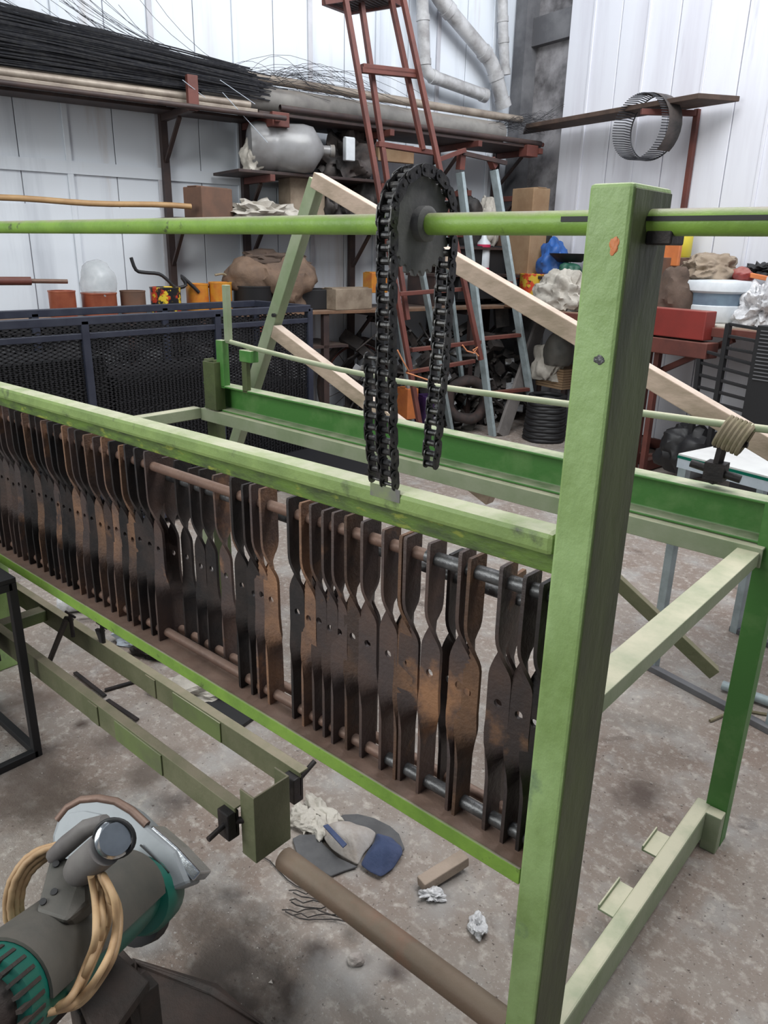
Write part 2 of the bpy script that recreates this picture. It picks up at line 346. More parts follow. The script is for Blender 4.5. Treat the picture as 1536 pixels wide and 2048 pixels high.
# post face towards the lane: old grease, plus its shade painted darker
gp = MB().box((-.4062, .909, .0), (-.4045, 1.018, 1.606)).build('greasy_shaded_side_face', green_greasy_shaded, post, origin=None, bevel=.001)
gp['label'] = 'grease-stained side of the post with its shade painted in'
c_ = at(1228, 492, 1, .9045); MB().blob(c_, (.006, 0, 0), (0, .0008, 0), (0, 0, .010), 3, .5, 3, 3, flat=False).build('paint_mark', orange_p, post, origin=None, label='small orange paint spot')
c_ = at(1198, 720, 1, .9045); MB().blob(c_, (.007, 0, 0), (0, .0008, 0), (0, 0, .006), 8, .5, 3, 3, flat=False).build('chipped_spot', rod_grey, post, origin=None, label='grey chip in the paint')
fr('front_post', MB().box((-2.76, .905, 0), (-2.70, 1.022, 1.612)), green_post, bevel=.005)
fr('front_rail', MB().bar((-2.70, .930, 1.1145), (-.463, .930, 1.1405), .05, .036), green, bevel=.009)
c_ = at(772, 985, 1, .9045); fr('weld_patch', MB().box((c_.x-.035, .9040, c_.z-.012), (c_.x+.03, .9052, c_.z+.010)), mat('bare_weld_steel', (.16, .155, .15), (.20, .24, .12), 30, .6), label='bare grey weld patch')
fr('rail_stiffener', MB().bar((-2.70, .934, 1.082), (-.463, .934, 1.104), .010, .034), mat('grimy_olive_green', (.11, .19, .03), (.05, .075, .025), 12, .55, bump=.2, stretch=(1, 1, 3), col3=(.22, .26, .04), s3=20, thr3=(.56, .64)), bevel=.002)
fr('lower_rail', MB().box((-2.70, .905, .527), (-.463, .911, .560)), green_lime, bevel=.002)
fr('rail_tray', MB().box((-2.70, .9112, .552), (-.463, .992, .558)), rod_m, bevel=.001, label='rust-brown dusty tray of the lower rail')
def sag(x0, x1, y, zf, n=8): return [(x0+(x1-x0)*i/n, y, zf(x0+(x1-x0)*i/n)) for i in range(n+1)]
zt = lambda x: 1.053+.0165*x if x > -1 else 1.042+.0065*x+.0
fr('hanging_rod', MB().path(sag(-2.70, -.72, .960, lambda x: 1.0465+.017*max(x, -1.1)*1.0+(.004*(x+1.1) if x < -1.1 else 0)), .0115, 12), rod_m, smooth=True, label='rusty brown upper rod through the bars')
fr('hanging_rod', MB().path(sag(-.725, -.463, .960, lambda x: 1.0465+.017*x), .0125, 12), rod_grey, smooth=True, label='blackened sleeve end of the upper rod')
fr('hanging_rod', MB().tube((-2.70, 1.012, .985), (-.45, 1.012, .985), .011), rod_grey, smooth=True)
fr('lower_rod', MB().tube((-2.70, .960, .577), (-.80, .960, .577), .0115), rod_m, smooth=True)
fr('lower_rod', MB().tube((-.805, .960, .577), (-.463, .960, .577), .0125), rod_grey, smooth=True)
fr('lower_rod', MB().tube((-2.70, 1.012, .560), (-.45, 1.012, .560), .011), rod_m, smooth=True)
# right end: middle bar, sill, rear leg
fr('end_bar', MB().angle((-.406, 1.02, .868), (-.406, 1.89, .868), (-1, 0, 0), (0, 0, -1), .052, .035, .005), green_pale, bevel=.002)
fr('sill', MB().box((-.446, 1.022, .028), (-.406, 1.88, .118)), green_pale, bevel=.005)
for y0, y1 in ((1.345, 1.455), (1.59, 1.68)):
    t = MB().box((-.480, y0, .108), (-.446, y1, .114)); t.box((-.484, y0, .108), (-.480, y1, .124)); fr('welded_tab', t, green_pale, bevel=.001)
fr('rear_leg', MB().angle((-.365, 1.868, 0), (-.365, 1.868, .99), (-1, 0, 0), (0, 1, 0), .055, .05, .006), green_deep, bevel=.002)
fr('foot_plate', MB().box((-.408, 1.83, .0), (-.366, 1.868, .118)), green_pale, bevel=.003)
fr('rear_leg', MB().channel((-2.62, 1.90, 0), (-2.62, 1.90, 1.09), (1, 0, 0), (0, 1, 0), .06, .05, .006), olive_dark, bevel=.002)
# rear beam, a channel open to the front, over an angle iron
def tilt(mb, z0, z1):
    for v in mb.v: v.z += z0+(z1-z0)*((v.x+2.62)/2.26)
    return mb
fr('rear_beam', tilt(MB().channel((-2.62, 1.93, .0), (-.36, 1.93, .0), (0, 0, 1), (0, -1, 0), .108, .060, .008), .947, .935), green_deep, bevel=.003)
fr('rear_angle', tilt(MB().angle((-2.62, 1.848, .0), (-.40, 1.848, .0), (0, 0, -1), (0, 1, 0), .050, .065, .006), .893, .879), green_pale, bevel=.002)
fr('cross_bar', MB().bar((-2.64, 1.02, .872), (-2.64, 1.85, .872), .05, .045), green_pale, bevel=.003)
fr('cross_bar', MB().bar((-2.73, 1.02, 1.10), (-2.64, 1.02, 1.10), .05, .045), green_pale, bevel=.003)
# uprights and bracket at the far left end of the rear beam
p = at(441, 750, 1, 1.87); q = at(447, 682, 1, 1.87); s_ = at(446, 570, 1, 1.87)
fr('end_upright', MB().box((p.x-.022, 1.87, .99), (p.x+.022, 1.90, q.z)), green_deep, bevel=.002)
fr('end_upright', MB().box((s_.x-.012, 1.872, q.z), (s_.x+.012, 1.896, s_.z)), green_pale, bevel=.002)
p = at(482, 712, 1, 1.87)
fr('rod_bracket', MB().box((p.x, 1.86, p.z-.02), (p.x+.07, 1.90, p.z+.025)), green_deep, bevel=.003)
fr('rod_bracket', MB().box((p.x, 1.87, .99), (p.x+.03, 1.89, p.z-.02)), olive_dark, bevel=.002)
p = at(407, 722, 1, 1.84)
fr('end_bracket', MB().channel((p.x+.03, 1.84, .90), (p.x+.03, 1.84, p.z), (1, 0, 0), (0, 1, 0), .075, .05, .006), olive_dark, bevel=.002)
# thin sprung rod above the rear beam
pts = [at(x, y, 1, 1.885) for x, y in ((454, 682), (520, 700), (600, 720), (680, 739), (800, 763), (960, 785), (1135, 808), (1290, 827), (1400, 842), (1536, 859), (1700, 879))]
one('tension_rod', MB().path(pts, .0095, 8), green_pale, (-1.4, 1.885, 1.1), 'thin pale green rod running above the rear beam', 'rod', smooth=True)

# ------------------------------------------------------------------ shaft, sprocket, chain
XS, YS, ZS = -.771, .963, 1.570
SH = thing('drive_shaft', (XS, YS, ZS), 'round lime-green shaft lying through the post top with a dark sprocket on it', 'shaft')
MB().tube((-3.2, YS, ZS), (.3, YS, ZS), .0158, 24).build('shaft_bar', green_lime, SH, smooth=True)
MB().tube((.3, YS, ZS), (.34, YS, ZS), .0158, 16).build('shaft_end', green_lime, SH, smooth=True)
MB().box((-.404, YS-.0175, ZS+.001), (-.20, YS-.012, ZS+.0065)).build('keyway', black_p, SH)
MB().box((-.52, YS-.0172, ZS+.001), (-.464, YS-.012, ZS+.0075)).build('keyway', black_p, SH)
prof = []
NT = 24
for k in range(NT*2):
    r = .0765 if k % 2 else .0685
    for dd in (-.25, .25):
        t = 2*pi*(k+dd)/(NT*2); prof.append((XS-.004, YS+r*cos(t), ZS+r*sin(t)))
spk = MB().prism(prof, (.008, 0, 0)).build('sprocket', sprk_m, SH, bevel=.0007, label='dusty grey toothed sprocket')
MB().lathe((XS+.004, YS, ZS), (1, 0, 0), [(.026, 0), (.026, .014), (.021, .017), (.0165, .017)], 24).build('hub', sprk_m, spk, origin=None, smooth=True)
fr('bearing_block', MB().box((-.4045, YS-.012, ZS-.026), (-.372, YS+.03, ZS-.008)), black_steel, bevel=.002)
PIT = .0185
def link(outer):
    mb = MB(); w_ = .0125 if outer else .0095
    for sx in (-1, 1):
        poly = []
        for cz, t0 in ((-PIT/2, pi), (PIT/2, 0)):
            for i in range(7):
                t = t0+pi*i/6; poly.append((sx*w_, cos(t)*.0088, sin(t)*.0088+cz))
        poly = [(x, y, z) for x, y, z in poly]
        mb.prism(poly, (sx*.0022, 0, 0))
    if outer:
        for cz in (-PIT/2, PIT/2): mb.tube((-.0165, 0, cz), (.0165, 0, cz), .0030, 8)
    else:
        for cz in (-PIT/2, PIT/2): mb.tube((-.0095, 0, cz), (.0095, 0, cz), .0056, 10)
    return mb
CH = thing('roller_chain', (XS, YS, 1.17), 'greasy black roller chain looped over the sprocket and hanging to the rail', 'chain')
CH['org'] = (0, 0, 0)
proto = {o: link(o).build('link', chain_m, None) for o in (True, False)}
for o in proto.values(): COL.objects.unlink(o)
def lay(pts, x0, dx=0):
    seg = [(pts[i], pts[i+1], math.dist(pts[i], pts[i+1])) for i in range(len(pts)-1)]; tot = sum(s[2] for s in seg); n = int(tot/PIT)
    def P(t):
        for a, b, l in seg:
            if t <= l: return a[0]+(b[0]-a[0])*t/l, a[1]+(b[1]-a[1])*t/l
            t -= l
        return pts[-1]
    for k in range(n):
        a = P(k*PIT); b = P((k+1)*PIT); c = ((a[0]+b[0])/2, (a[1]+b[1])/2)
        l = proto[k % 2 == 0].copy(); COL.objects.link(l); l.parent = CH
        l.location = V((x0+dx*k/n+R.uniform(-.0006, .0006), c[0], c[1]))-CH.location
        l.rotation_euler = (-math.atan2(b[0]-a[0], b[1]-a[1]), 0, R.uniform(-.05, .05))
PR = .0755
path = [(.908, 1.165), (.893, 1.35), (.8885, ZS)]
path += [(YS-PR*cos(pi*i/24), ZS+PR*sin(pi*i/24)) for i in range(0, 25)]
path += [(1.034, 1.40), (1.018, 1.170)]
lay(path, XS+.0)
lay([(.893, 1.37), (.896, 1.25), (.910, 1.165)], XS-.026)
bb = MB().box((XS-.022, 1.000, 1.143), (XS+.024, 1.034, 1.172)); bb.tube((XS-.026, 1.017, 1.152), (XS+.028, 1.017, 1.152), .005)
bb.build('end_block', black_steel, CH, bevel=.002)
bb = MB().box((XS+.016, .913, 1.150), (XS+.026, .950, 1.225)); bb.box((XS-.03, .913, 1.148), (XS+.026, .950, 1.156))
bb.build('anchor_bracket', black_steel, CH, bevel=.002)

# ------------------------------------------------------------------ twisted bars hung on the rods
def twisted(W_=.0225, T=.0034):
    mb = MB(); ks = []
    Z0, Z1 = -.256, .256
    rows = [(Z0, 90, .92), (Z0+.006, 90, 1), (-.150, 90, 1), (-.138, 88, .97), (-.126, 80, .90), (-.114, 68, .82), (-.104, 52, .80), (-.094, 36, .84), (-.084, 22, .92), (-.072, 9, .99), (-.058, 2, 1.04), (-.036, 0, 1), (-.016, 0, 1)]
    rows2 = [(.016, 0, 1), (.036, 0, 1), (.048, -1, 1), (.058, -5, .96), (.068, -14, .88), (.078, -28, .80), (.088, -45, .76), (.098, -62, .78), (.108, -76, .84), (.118, -85, .92), (.130, -89, .98), (.142, -90, 1), (Z1-.006, -90, 1), (Z1, -90, .92)]
    def sect(z, a, f):
        a = radians(a); u = V((cos(a), sin(a), 0)); v = V((-sin(a), cos(a), 0)); w_ = W_*f
        return [u*-w_+v*-T+V((0, 0, z)), u*w_+v*-T+V((0, 0, z)), u*w_+v*T+V((0, 0, z)), u*-w_+v*T+V((0, 0, z))]
    for rr, cap in ((rows, 0), (rows2, 1)):
        vs = [p for r in rr for p in sect(*r)]; n = len(rr)
        fs = [(i*4+k, i*4+(k+1) % 4, i*4+4+(k+1) % 4, i*4+4+k) for i in range(n-1) for k in range(4)]
        fs.append((3, 2, 1, 0) if cap == 0 else tuple((n-1)*4+k for k in range(4)))
        mb.add(vs, fs)
    N = 12; hr = .0078; vs = []; fs = []
    for y in (-T, T):                                       # plate around the bolt hole
        for k in range(N):
            t = 2*pi*k/N; c, s = cos(t), sin(t); f = min(W_/max(abs(c), 1e-6), .016/max(abs(s), 1e-6))
            vs.append(V((c*f, y, s*f)))
        for k in range(N):
            t = 2*pi*k/N; vs.append(V((hr*cos(t), y, hr*sin(t))))
    # square the outline by snapping its corner vertices
    for base in (0, 2*N):
        for k in (1, 5, 7, 11):
            q = vs[base+k]; vs[base+k] = V((W_*(1 if q.x > 0 else -1), q.y, .016*(1 if q.z > 0 else -1)))
    for k in range(N):
        l = (k+1) % N
        fs += [(k, l, N+l, N+k), (2*N+k, 3*N+k, 3*N+l, 2*N+l), (N+k, N+l, 3*N+l, 3*N+k)]
        fs.append((k, 2*N+k, 2*N+l, l))
    mb.add(vs, fs)
    return mb
bar_proto = []
for mm in (blade_m, blade_rust, black_steel):
    o = twisted().build('twisted_bar', mm, None, smooth=True); bar_proto.append(o); COL.objects.unlink(o)
NTH = ['first', 'second', 'third', 'fourth', 'fifth', 'sixth', 'seventh', 'eighth', 'ninth', 'tenth', 'eleventh', 'twelfth', 'thirteenth', 'fourteenth', 'fifteenth',
       'sixteenth', 'seventeenth', 'eighteenth', 'nineteenth', 'twentieth']
def nth(k):
    return NTH[k] if k < 20 else {2: 'twenty', 3: 'thirty', 4: 'forty'}[(k+1)//10]+'-'+NTH[(k+1) % 10-1] if (k+1) % 10 else {30: 'thirtieth', 40: 'fortieth', 50: 'fiftieth'}[k+1]
def place(x, y, z, kind, label, group, flip=False):
    o = bar_proto[kind].copy(); COL.objects.link(o); o.name = 'twisted_bar'
    o.location = (x, y, z); o.rotation_euler = (R.uniform(-.012, .012), R.uniform(-.006, .006), R.uniform(-.05, .05)+(pi if flip else 0))
    tag(o, label, 'steel bar', group)
    return o
front = [(1084, 2), (1049, 0), (1003, 0), (937, 1), (918, 0), (855, 0), (809, 0), (799, 1), (766, 0), (722, 0), (690, 1), (662, 0), (642, 0), (619, 0), (597, 1), (573, 2), (518, 1), (498, 0), (482, 2), (457, 2)]
fx = [at(px, 950+(px-457)*.32, 1, .9365).x for px, _ in front]
for k, ((px, kind), x) in enumerate(zip(front, fx)):
    place(x+.002, .960, .811+R.uniform(-.004, .004), kind, f'twisted flat steel bar, {nth(k)} from the thick post in the front row', 'twisted bars in the front row, near the post')
x = at(287, 900, 1, .9365).x; k = 0; rr = random.Random(3)
while x > -2.66:
    place(x-.004, .960, .811+R.uniform(-.006, .006)-.004, rr.choice([0, 0, 2, 2, 1, 2]), f'twisted dark flat bar in the left block, {nth(k)} leftwards from the bare rod gap', 'twisted bars in the left block')
    x -= rr.choice([.036, .039, .042, .045]); k += 1
# second row, hung on the rear rod
rows = []
x = -2.6
while x < -1.22: rows.append(x); x += rr.choice([.044, .05, .058])
rows += [-1.06, -.99, -.90, -.815, -.70, -.575, -.487]
for k, x in enumerate(reversed(rows)):
    place(x, 1.013, .782+R.uniform(-.006, .006), rr.choice([0, 1, 2, 2]) if x > -1.5 else rr.choice([0, 2, 2]), f'twisted flat bar hung behind the others, {nth(k)} from the thick post in the rear row', 'twisted bars in the rear row')

# ------------------------------------------------------------------ low carriage in front of the machine
LC = thing('low_carriage', (-1.6, .95, 0), 'low olive drawbar of two angle irons with an upright bracket and brown pipe', 'drawbar')
def lc(name, mb, m, **k): return mb.build(name, m, LC, **k)
lc('pipe', MB().pipe((-1.085, .925, .165), (-.464, .925, .175), .028, .023, 20), pipe_brown, smooth=True, label='rust-brown round pipe')
lc('bracket', MB().channel((-1.10, .9075, .190), (-1.10, .9075, .373), (0, 1, 0), (-1, 0, 0), .107, .05, .005), olive, bevel=.002, label='upright olive channel bracket')
carr_green = mat('worn_green_olive', (.15, .20, .07), (.12, .14, .07), 6, .6, dust=.5, bump=.1)
def carriage_bar(y, x1, z):
    lc('angle_iron', MB().angle((-2.9, y, z), (x1, y, z), (0, 0, -1), (0, 1, 0), .070, .028, .005), olive, bevel=.0015)
    for xx, ww in ((-1.80, .05), (-1.66, .22)): lc('splice_plate', MB().box((xx, y-.004, z-.066), (xx+ww, y, z-.004)), olive if xx < -1.7 else carr_green, bevel=.001)
carriage_bar(.838, -1.15, .328); carriage_bar(1.020, -1.13, .330)
for y, x, s in ((.838, -1.17, -1), (1.020, -1.15, 1)):
    lc('clamp_block', MB().box((x-.02, y-.02, .245), (x+.02, y+.012, .318)), black_steel, bevel=.003)
    b = MB().tube((x, y-.01, .285), (x+.06 if s < 0 else x-.01, .90 if s < 0 else .97, .29), .008); b.tube((x, y, .285), (x+.005, y+s*.065, .275 if s < 0 else .32), .0065)
    lc('screw_handle', b, black_steel, smooth=True)
lc('cross_piece', MB().bar((-2.45, .84, .30), (-2.45, 1.02, .30), .05, .04), olive_dark, bevel=.002)
one('wire_offcut', MB().path([at(x, y, 2, .004) for x, y in ((522, 1712), (540, 1722), (556, 1740), (575, 1760), (592, 1772), (612, 1780))], .0016, 5), dark_scrap, (-1.1, .9, 0), 'thin bent wire lying on the floor beneath the upright channel bracket', 'wire')
def cclamp(px, py, px2, py2, y, label):
    a = at(px, py, 1, y); b_ = at(px2, py2, 1, y); mid = (a+b_)/2
    T = thing('screw_clamp', b_, label, 'clamp', 'clamps on the olive drawbar')
    m_ = MB().path([a, a+V((-.03, 0, -.005)), b_+V((-.03, 0, .02)), b_], .010, 6); m_.build('frame', black_steel, T, smooth=True)
    m_ = MB().tube(a+V((0, 0, .02)), a+V((0, 0, -.06)), .0065); m_.tube(a+V((-.03, 0, .02)), a+V((.03, 0, .02)), .004); m_.build('screw', black_steel, T, smooth=True)
cclamp(142, 1240, 108, 1340, .99, 'black screw clamp standing at the far left of the olive drawbar')
cclamp(205, 1262, 220, 1312, 1.03, 'small black screw clamp gripping the rear iron of the olive drawbar')
# black stand whose corner foot stands before the drawbar
ST = thing('black_stand', (-2.35, .6, 0), 'black angle-iron stand, its corner leg in front of the olive drawbar', 'stand')
cx, cy = -2.114, .799
for x, y in ((cx, cy), (cx, .25), (-2.75, cy), (-2.75, .25)): MB().box((x-.012, y-.012, 0), (x+.012, y+.012, .60)).build('leg', black_p, ST, bevel=.002)
for z in (.012, .588):
    for a, b_ in (((cx, cy, z), (cx, .25, z)), ((cx, cy, z), (-2.75, cy, z)), ((-2.75, cy, z), (-2.75, .25, z)), ((cx, .25, z), (-2.75, .25, z))):
        MB().bar(a, b_, .024, .024).build('rail', black_p, ST, bevel=.002)
MB().box((-2.75, .25, .60), (cx+.012, cy+.012, .615)).build('top_plate', black_p, ST, bevel=.002)
MB().box((-2.74, cy+.001, .26), (cx-.19, cy+.007, .59)).build('side_sheet', black_p, ST)

# ------------------------------------------------------------------ cut-off saw at the lower left
def ax3(p, q): return (V(q)-V(p))
d0 = 1.22
m0 = atd(245, 1790, 1.36); m1 = atd(-38, 2026, 1.09); md = (m1-m0).normalized()
SW = thing('cutoff_saw', atd(150, 1900, 1.45), 'green cut-off saw with dusty motor, grey disc guard and chrome-capped handle', 'power saw')
SW['org'] = tuple(SW.location)
ml = (m1-m0).length
upv = UP*.75-FW*.65
MB().lathe(m0, md, [(.048, -.03), (.058, -.01), (.060, .02), (.060, ml*.55), (.0605, ml), (.056, ml+.004)], 32).build('motor_casing', saw_green, SW, smooth=True, label='teal-green motor casing')
side = md.cross(upv).normalized(); upp = side.cross(md).normalized()
def shell(a0, a1, l0, l1, r, n=14):                         # curved cover over the motor
    vs = []; 
    for rr_ in (r, r+.004):
        for l in (l0, l1):
            for i in range(n+1):
                t = radians(a0+(a1-a0)*i/n); vs.append(m0+md*l+(upp*cos(t)+side*sin(t))*rr_)
    k = n+1; fs = []
    for i in range(n): fs += [(i, i+1, k+i+1, k+i), (2*k+i, 3*k+i, 3*k+i+1, 2*k+i+1), (i, 2*k+i, 2*k+i+1, i+1), (k+i, k+i+1, 3*k+i+1, 3*k+i)]
    fs += [(0, k, 3*k, 2*k), (n, 2*k+n, 3*k+n, k+n)]
    return MB().add(vs, fs)
shell(-80, 50, -.01, ml*.90, .0612).build('top_cover', saw_dust, SW, smooth=True, label='dust-greyed upper cover of the motor')
cap_c = m0+md*(ml*.53)+upp*.067
MB().lathe(cap_c-upp*.004, upp, [(.013, 0), (.013, .003), (.009, .005), (.009, .002), (.003, .002)], 20).build('brush_cap', saw_dust, SW, smooth=True)
g = MB()
for i in range(13):
    t = radians(-110+i*14); u = (upp*cos(t)+side*sin(t))
    g.obox(m0+md*(ml-.002)+u*.0585, md*.022, u*.0035, u.cross(md)*.0022)
g.build('vent_fins', base_m, SW)
g = MB()
g.lathe(m0+md*(ml+.004), md, [(.046, 0), (.046, .012), (.038, .02)], 24); g.build('rear_cap', base_m, SW, smooth=True)
# gearbox and handle bracket
gb = atd(235, 1795, 1.44); 
MB().lathe(m0-md*.02+atd(262, 1812, 1.36)-m0, -md, [(.052, 0), (.058, .012), (.058, .05), (.048, .07)], 28).build('gear_housing', saw_green, SW, smooth=True, label='dark green gear housing')
b1 = atd(100, 1708, 1.19); b2 = atd(178, 1722, 1.165); b3 = atd(180, 1806, 1.135); b4 = atd(132, 1843, 1.12); b5 = atd(70, 1824, 1.145)
MB().prism([b1, b2, b3, b4, b5], -upv*.030).build('handle_bracket', saw_dust, SW, bevel=.006, label='grey-brown screwed handle bracket')
for f_, g_ in ((.18, .22), (.70, .30), (.86, .12)):
    c = b1.lerp(b5, f_).lerp(b2.lerp(b3, f_), g_)+upv*.001; MB().lathe(c, upv, [(.0045, 0), (.0045, .003), (.002, .003)], 10).build('screw', black_p, SW)
h0 = atd(162, 1737, 1.14); h1 = atd(232, 1678, 1.07)
hd = (h1-h0).normalized()
MB().lathe(h0, hd, [(.018, -.012), (.0215, 0), (.022, .03), (.022, (h1-h0).length-.026)], 28).build('handle', saw_grey, SW, smooth=True, label='dusty grey handle tube')
fn = ((-FW*.86+RT*.25+UP*.05).normalized()*.62+hd*.38).normalized()
MB().lathe(h1-fn*.012, fn, [(.022, -.02), (.0238, -.006), (.0238, .004), (.0205, .007), (.0195, .010), (.017, .0105)], 32).build('handle_cap', chrome, SW, smooth=True, label='polished chrome cap')
MB().path([h1+(RT*cos(2*pi*i/28)+UP*sin(2*pi*i/28)*.95)*.0252-fn*.012 for i in range(28)], .0028, 8, closed=True).build('handle_ring', black_p, SW, smooth=True)
MB().path([atd(108, 1714, 1.19), atd(132, 1690, 1.17), atd(172, 1657, 1.14), atd(210, 1641, 1.10)], [.012, .013, .012, .008], 10).build('handle_arm', saw_grey, SW, smooth=True)
# disc guard: round shell with a straight flat spout to the right
gn = (-FW*.80+UP*.35-RT*.15).normalized(); gc = atd(198, 1705, 1.42)
gx = (RT-gn*RT.dot(gn)).normalized(); gy = gn.cross(gx)
def gpt(px, py): 
    d = ray(px, py); return CAM+d*((gc-CAM).dot(gn)/d.dot(gn))
arc = [(104, 1705), (103, 1672), (113, 1640), (133, 1615), (160, 1600), (195, 1597), (230, 1603), (262, 1622), (292, 1650), (318, 1672), (352, 1702), (379, 1768), (296, 1800), (270, 1815), (200, 1820), (130, 1790)]
MB().prism([gpt(*q) for q in arc], -gn*.052).build('disc_guard', alu, SW, bevel=.006, label='grey cast disc guard with rust along its rim')
MB().path([gpt(*q_)-gn*.004 for q_ in ((113, 1640), (133, 1615), (160, 1600), (195, 1597), (230, 1603), (262, 1622), (292, 1650))], .007, 10).build('guard_rim', rod_m, SW, smooth=True, label='rusted rim of the disc guard')
ins = [(112, 1700), (112, 1672), (122, 1645), (142, 1626), (170, 1622), (200, 1628), (225, 1640), (225, 1700), (180, 1730)]
MB().prism([gpt(*q)+gn*.002 for q in ins], gn*.003).build('guard_face', alu, SW, bevel=.001)
MB().prism([gpt(*q)-gn*.006 for q in ((300, 1650), (352, 1695), (398, 1745), (382, 1764), (345, 1718), (292, 1668))], -gn*.05).build('spark_deflector', chrome, SW, bevel=.003)
g = MB().path([gpt(283, 1690)+gn*.004, gpt(310, 1715)+gn*.004, gpt(340, 1745)+gn*.004], .0016, 6); g.build('guard_slot', black_p, SW)
for q in ((313, 1750), (335, 1752), (280, 1783)):
    MB().lathe(gpt(*q), gn, [(.004, 0), (.004, .002), (.002, .002)], 8).build('screw', black_p, SW)
MB().lathe(atd(285, 1835, 1.46), gn, [(.03, -.03), (.04, -.02), (.042, .015), (.03, .02)], 20).build('arbor_nut', black_p, SW, smooth=True)
# cable wound round the saw head, each turn of it in view
def loop(cx_, cy_, rx, ry, rot, d, seed, t0=0, t1=360):
    rr_ = random.Random(seed); pts = []
    for i in range(29):
        t = radians(t0+(t1-t0)*i/28); x = rx*cos(t); y = ry*sin(t); a = radians(rot)
        pts.append(atd(cx_+x*cos(a)-y*sin(a)+rr_.uniform(-1, 1), cy_+x*sin(a)+y*cos(a)+rr_.uniform(-1, 1), d+.035*sin(t+.4)))
    return pts
for k, (cx_, cy_, rx, ry, rot, d, t0, t1) in enumerate((
        (118, 1805, 97, 112, 12, 1.225, 138, 262), (122, 1803, 90, 104, 12, 1.23, 142, 262), (126, 1803, 84, 98, 12, 1.235, 146, 258), (115, 1806, 103, 116, 12, 1.235, 140, 258))):
    MB().path(loop(cx_, cy_, rx, ry, rot, d, k, t0, t1), .0046, 8).build('cable_turn', cord_m, SW, smooth=True)
turns = [[(182, 1752), (190, 1800), (192, 1850), (188, 1890), (170, 1935), (148, 1985), (120, 2015), (78, 2030)],
         [(190, 1752), (202, 1800), (204, 1850), (196, 1890), (176, 1935), (152, 1980), (128, 2008), (95, 2018)],
         [(198, 1750), (216, 1795), (216, 1845), (204, 1880), (184, 1930), (160, 1978), (136, 2006), (105, 2024)],
         [(206, 1750), (228, 1795), (232, 1850), (222, 1900), (200, 1945), (172, 1985), (140, 2012), (92, 2026)],
         [(200, 1748), (222, 1800), (212, 1850), (190, 1905), (170, 1950), (146, 1990), (118, 2010), (84, 2022)],
         [(208, 1756), (236, 1810), (238, 1865), (226, 1915), (204, 1955), (176, 1992), (150, 2012), (112, 2020)]]
def smoothp(pts, n=5):
    out = []
    for i in range(len(pts)-1):
        p0, p1, p2, p3 = pts[max(i-1, 0)], pts[i], pts[i+1], pts[min(i+2, len(pts)-1)]
        for j in range(n):
            t = j/n; out.append(tuple(.5*((2*b_)+(-a+c)*t+(2*a-5*b_+4*c-d)*t*t+(-a+3*b_-3*c+d)*t**3) for a, b_, c, d in zip(p0, p1, p2, p3)))
    out.append(pts[-1]); return out
for k, t in enumerate(turns):
    n_ = len(t); MB().path([atd(x, y, 1.095+.012*sin(i*.5+k)+.012*(k % 3)+.02*abs(i/n_/3-.5)) for i, (x, y) in enumerate(smoothp(t, 4))], .0046, 8).build('cable_turn', cord_m, SW, smooth=True)
# base of the saw on the floor
bs = MB()
c = at(230, 2030, 2, .2)
BASEZ = .34
q = [at(x, y, 2, BASEZ) for x, y in ((150, 1985), (235, 1905), (300, 1960), (200, 2100))]
bs.prism(q, (0, 0, -.02)); bs.build('base_plate', base_m, SW, bevel=.004)
for x, y in ((170, 2000), (238, 1925), (285, 1968), (200, 2075)):
    t = at(x, y, 2, BASEZ-.02); MB().box((t.x-.02, t.y-.02, 0), (t.x+.02, t.y+.02, BASEZ-.02)).build('base_leg', base_m, SW, bevel=.003)
b_ = MB(); b_.bar(at(215, 1900, 2, BASEZ+.02), at(60, 2060, 2, BASEZ+.02), .04, .03); b_.build('pivot_arm', base_m, SW, bevel=.003)
# rusty scrap iron tray beside the saw's foot
tr = MB(); q = [at(x, y, 2, .05) for x, y in ((270, 1935), (430, 1990), (560, 2090), (260, 2140))]
tr.prism(q, (0, 0, .012)); tr.path([v+V((0, 0, .012)) for v in q], .014, 6, closed=True)
one('rusty_tray', tr, base_m, at(400, 2040, 2, 0), 'low rust-brown steel tray on the floor at the foot of the saw', 'tray', bevel=.002)

# ------------------------------------------------------------------ leaning triangle frame behind the machine
YG = 2.12
def g2(x, y): return at(x, y, 1, YG)
GF = thing('triangular_frame', g2(560, 790), 'tall dusty cream triangular steel frame standing behind the rear beam', 'frame')
GF['org'] = tuple(GF.location)
def gbar(a, b_, nm, m_): MB().bar(a, b_, .045, .055, up=(a-b_).cross(V((0, 1, 0)))).build(nm, m_, GF, bevel=.003)
ap = g2(632, 360); e1 = g2(1548, 900)
gbar(ap, ap+(e1-ap)*1.55, 'long_bar', cream_bar)
lf = g2(492, 790); e2 = lf+(lf-ap)*.95
gbar(ap+V((0, .01, 0)), V((e2.x, YG+.01, .0))+V((0, 0, .0)), 'upright_bar', green_pale)
s0 = g2(552, 662); s1 = g2(760, 822)
gbar(s0, s0+(s1-s0)*1.9, 'lower_bar', cream_bar)
c = g2(557, 630); MB().tube(c+V((0, -.032, 0)), c+V((0, -.02, 0)), .008).build('bolt', black_p, GF)

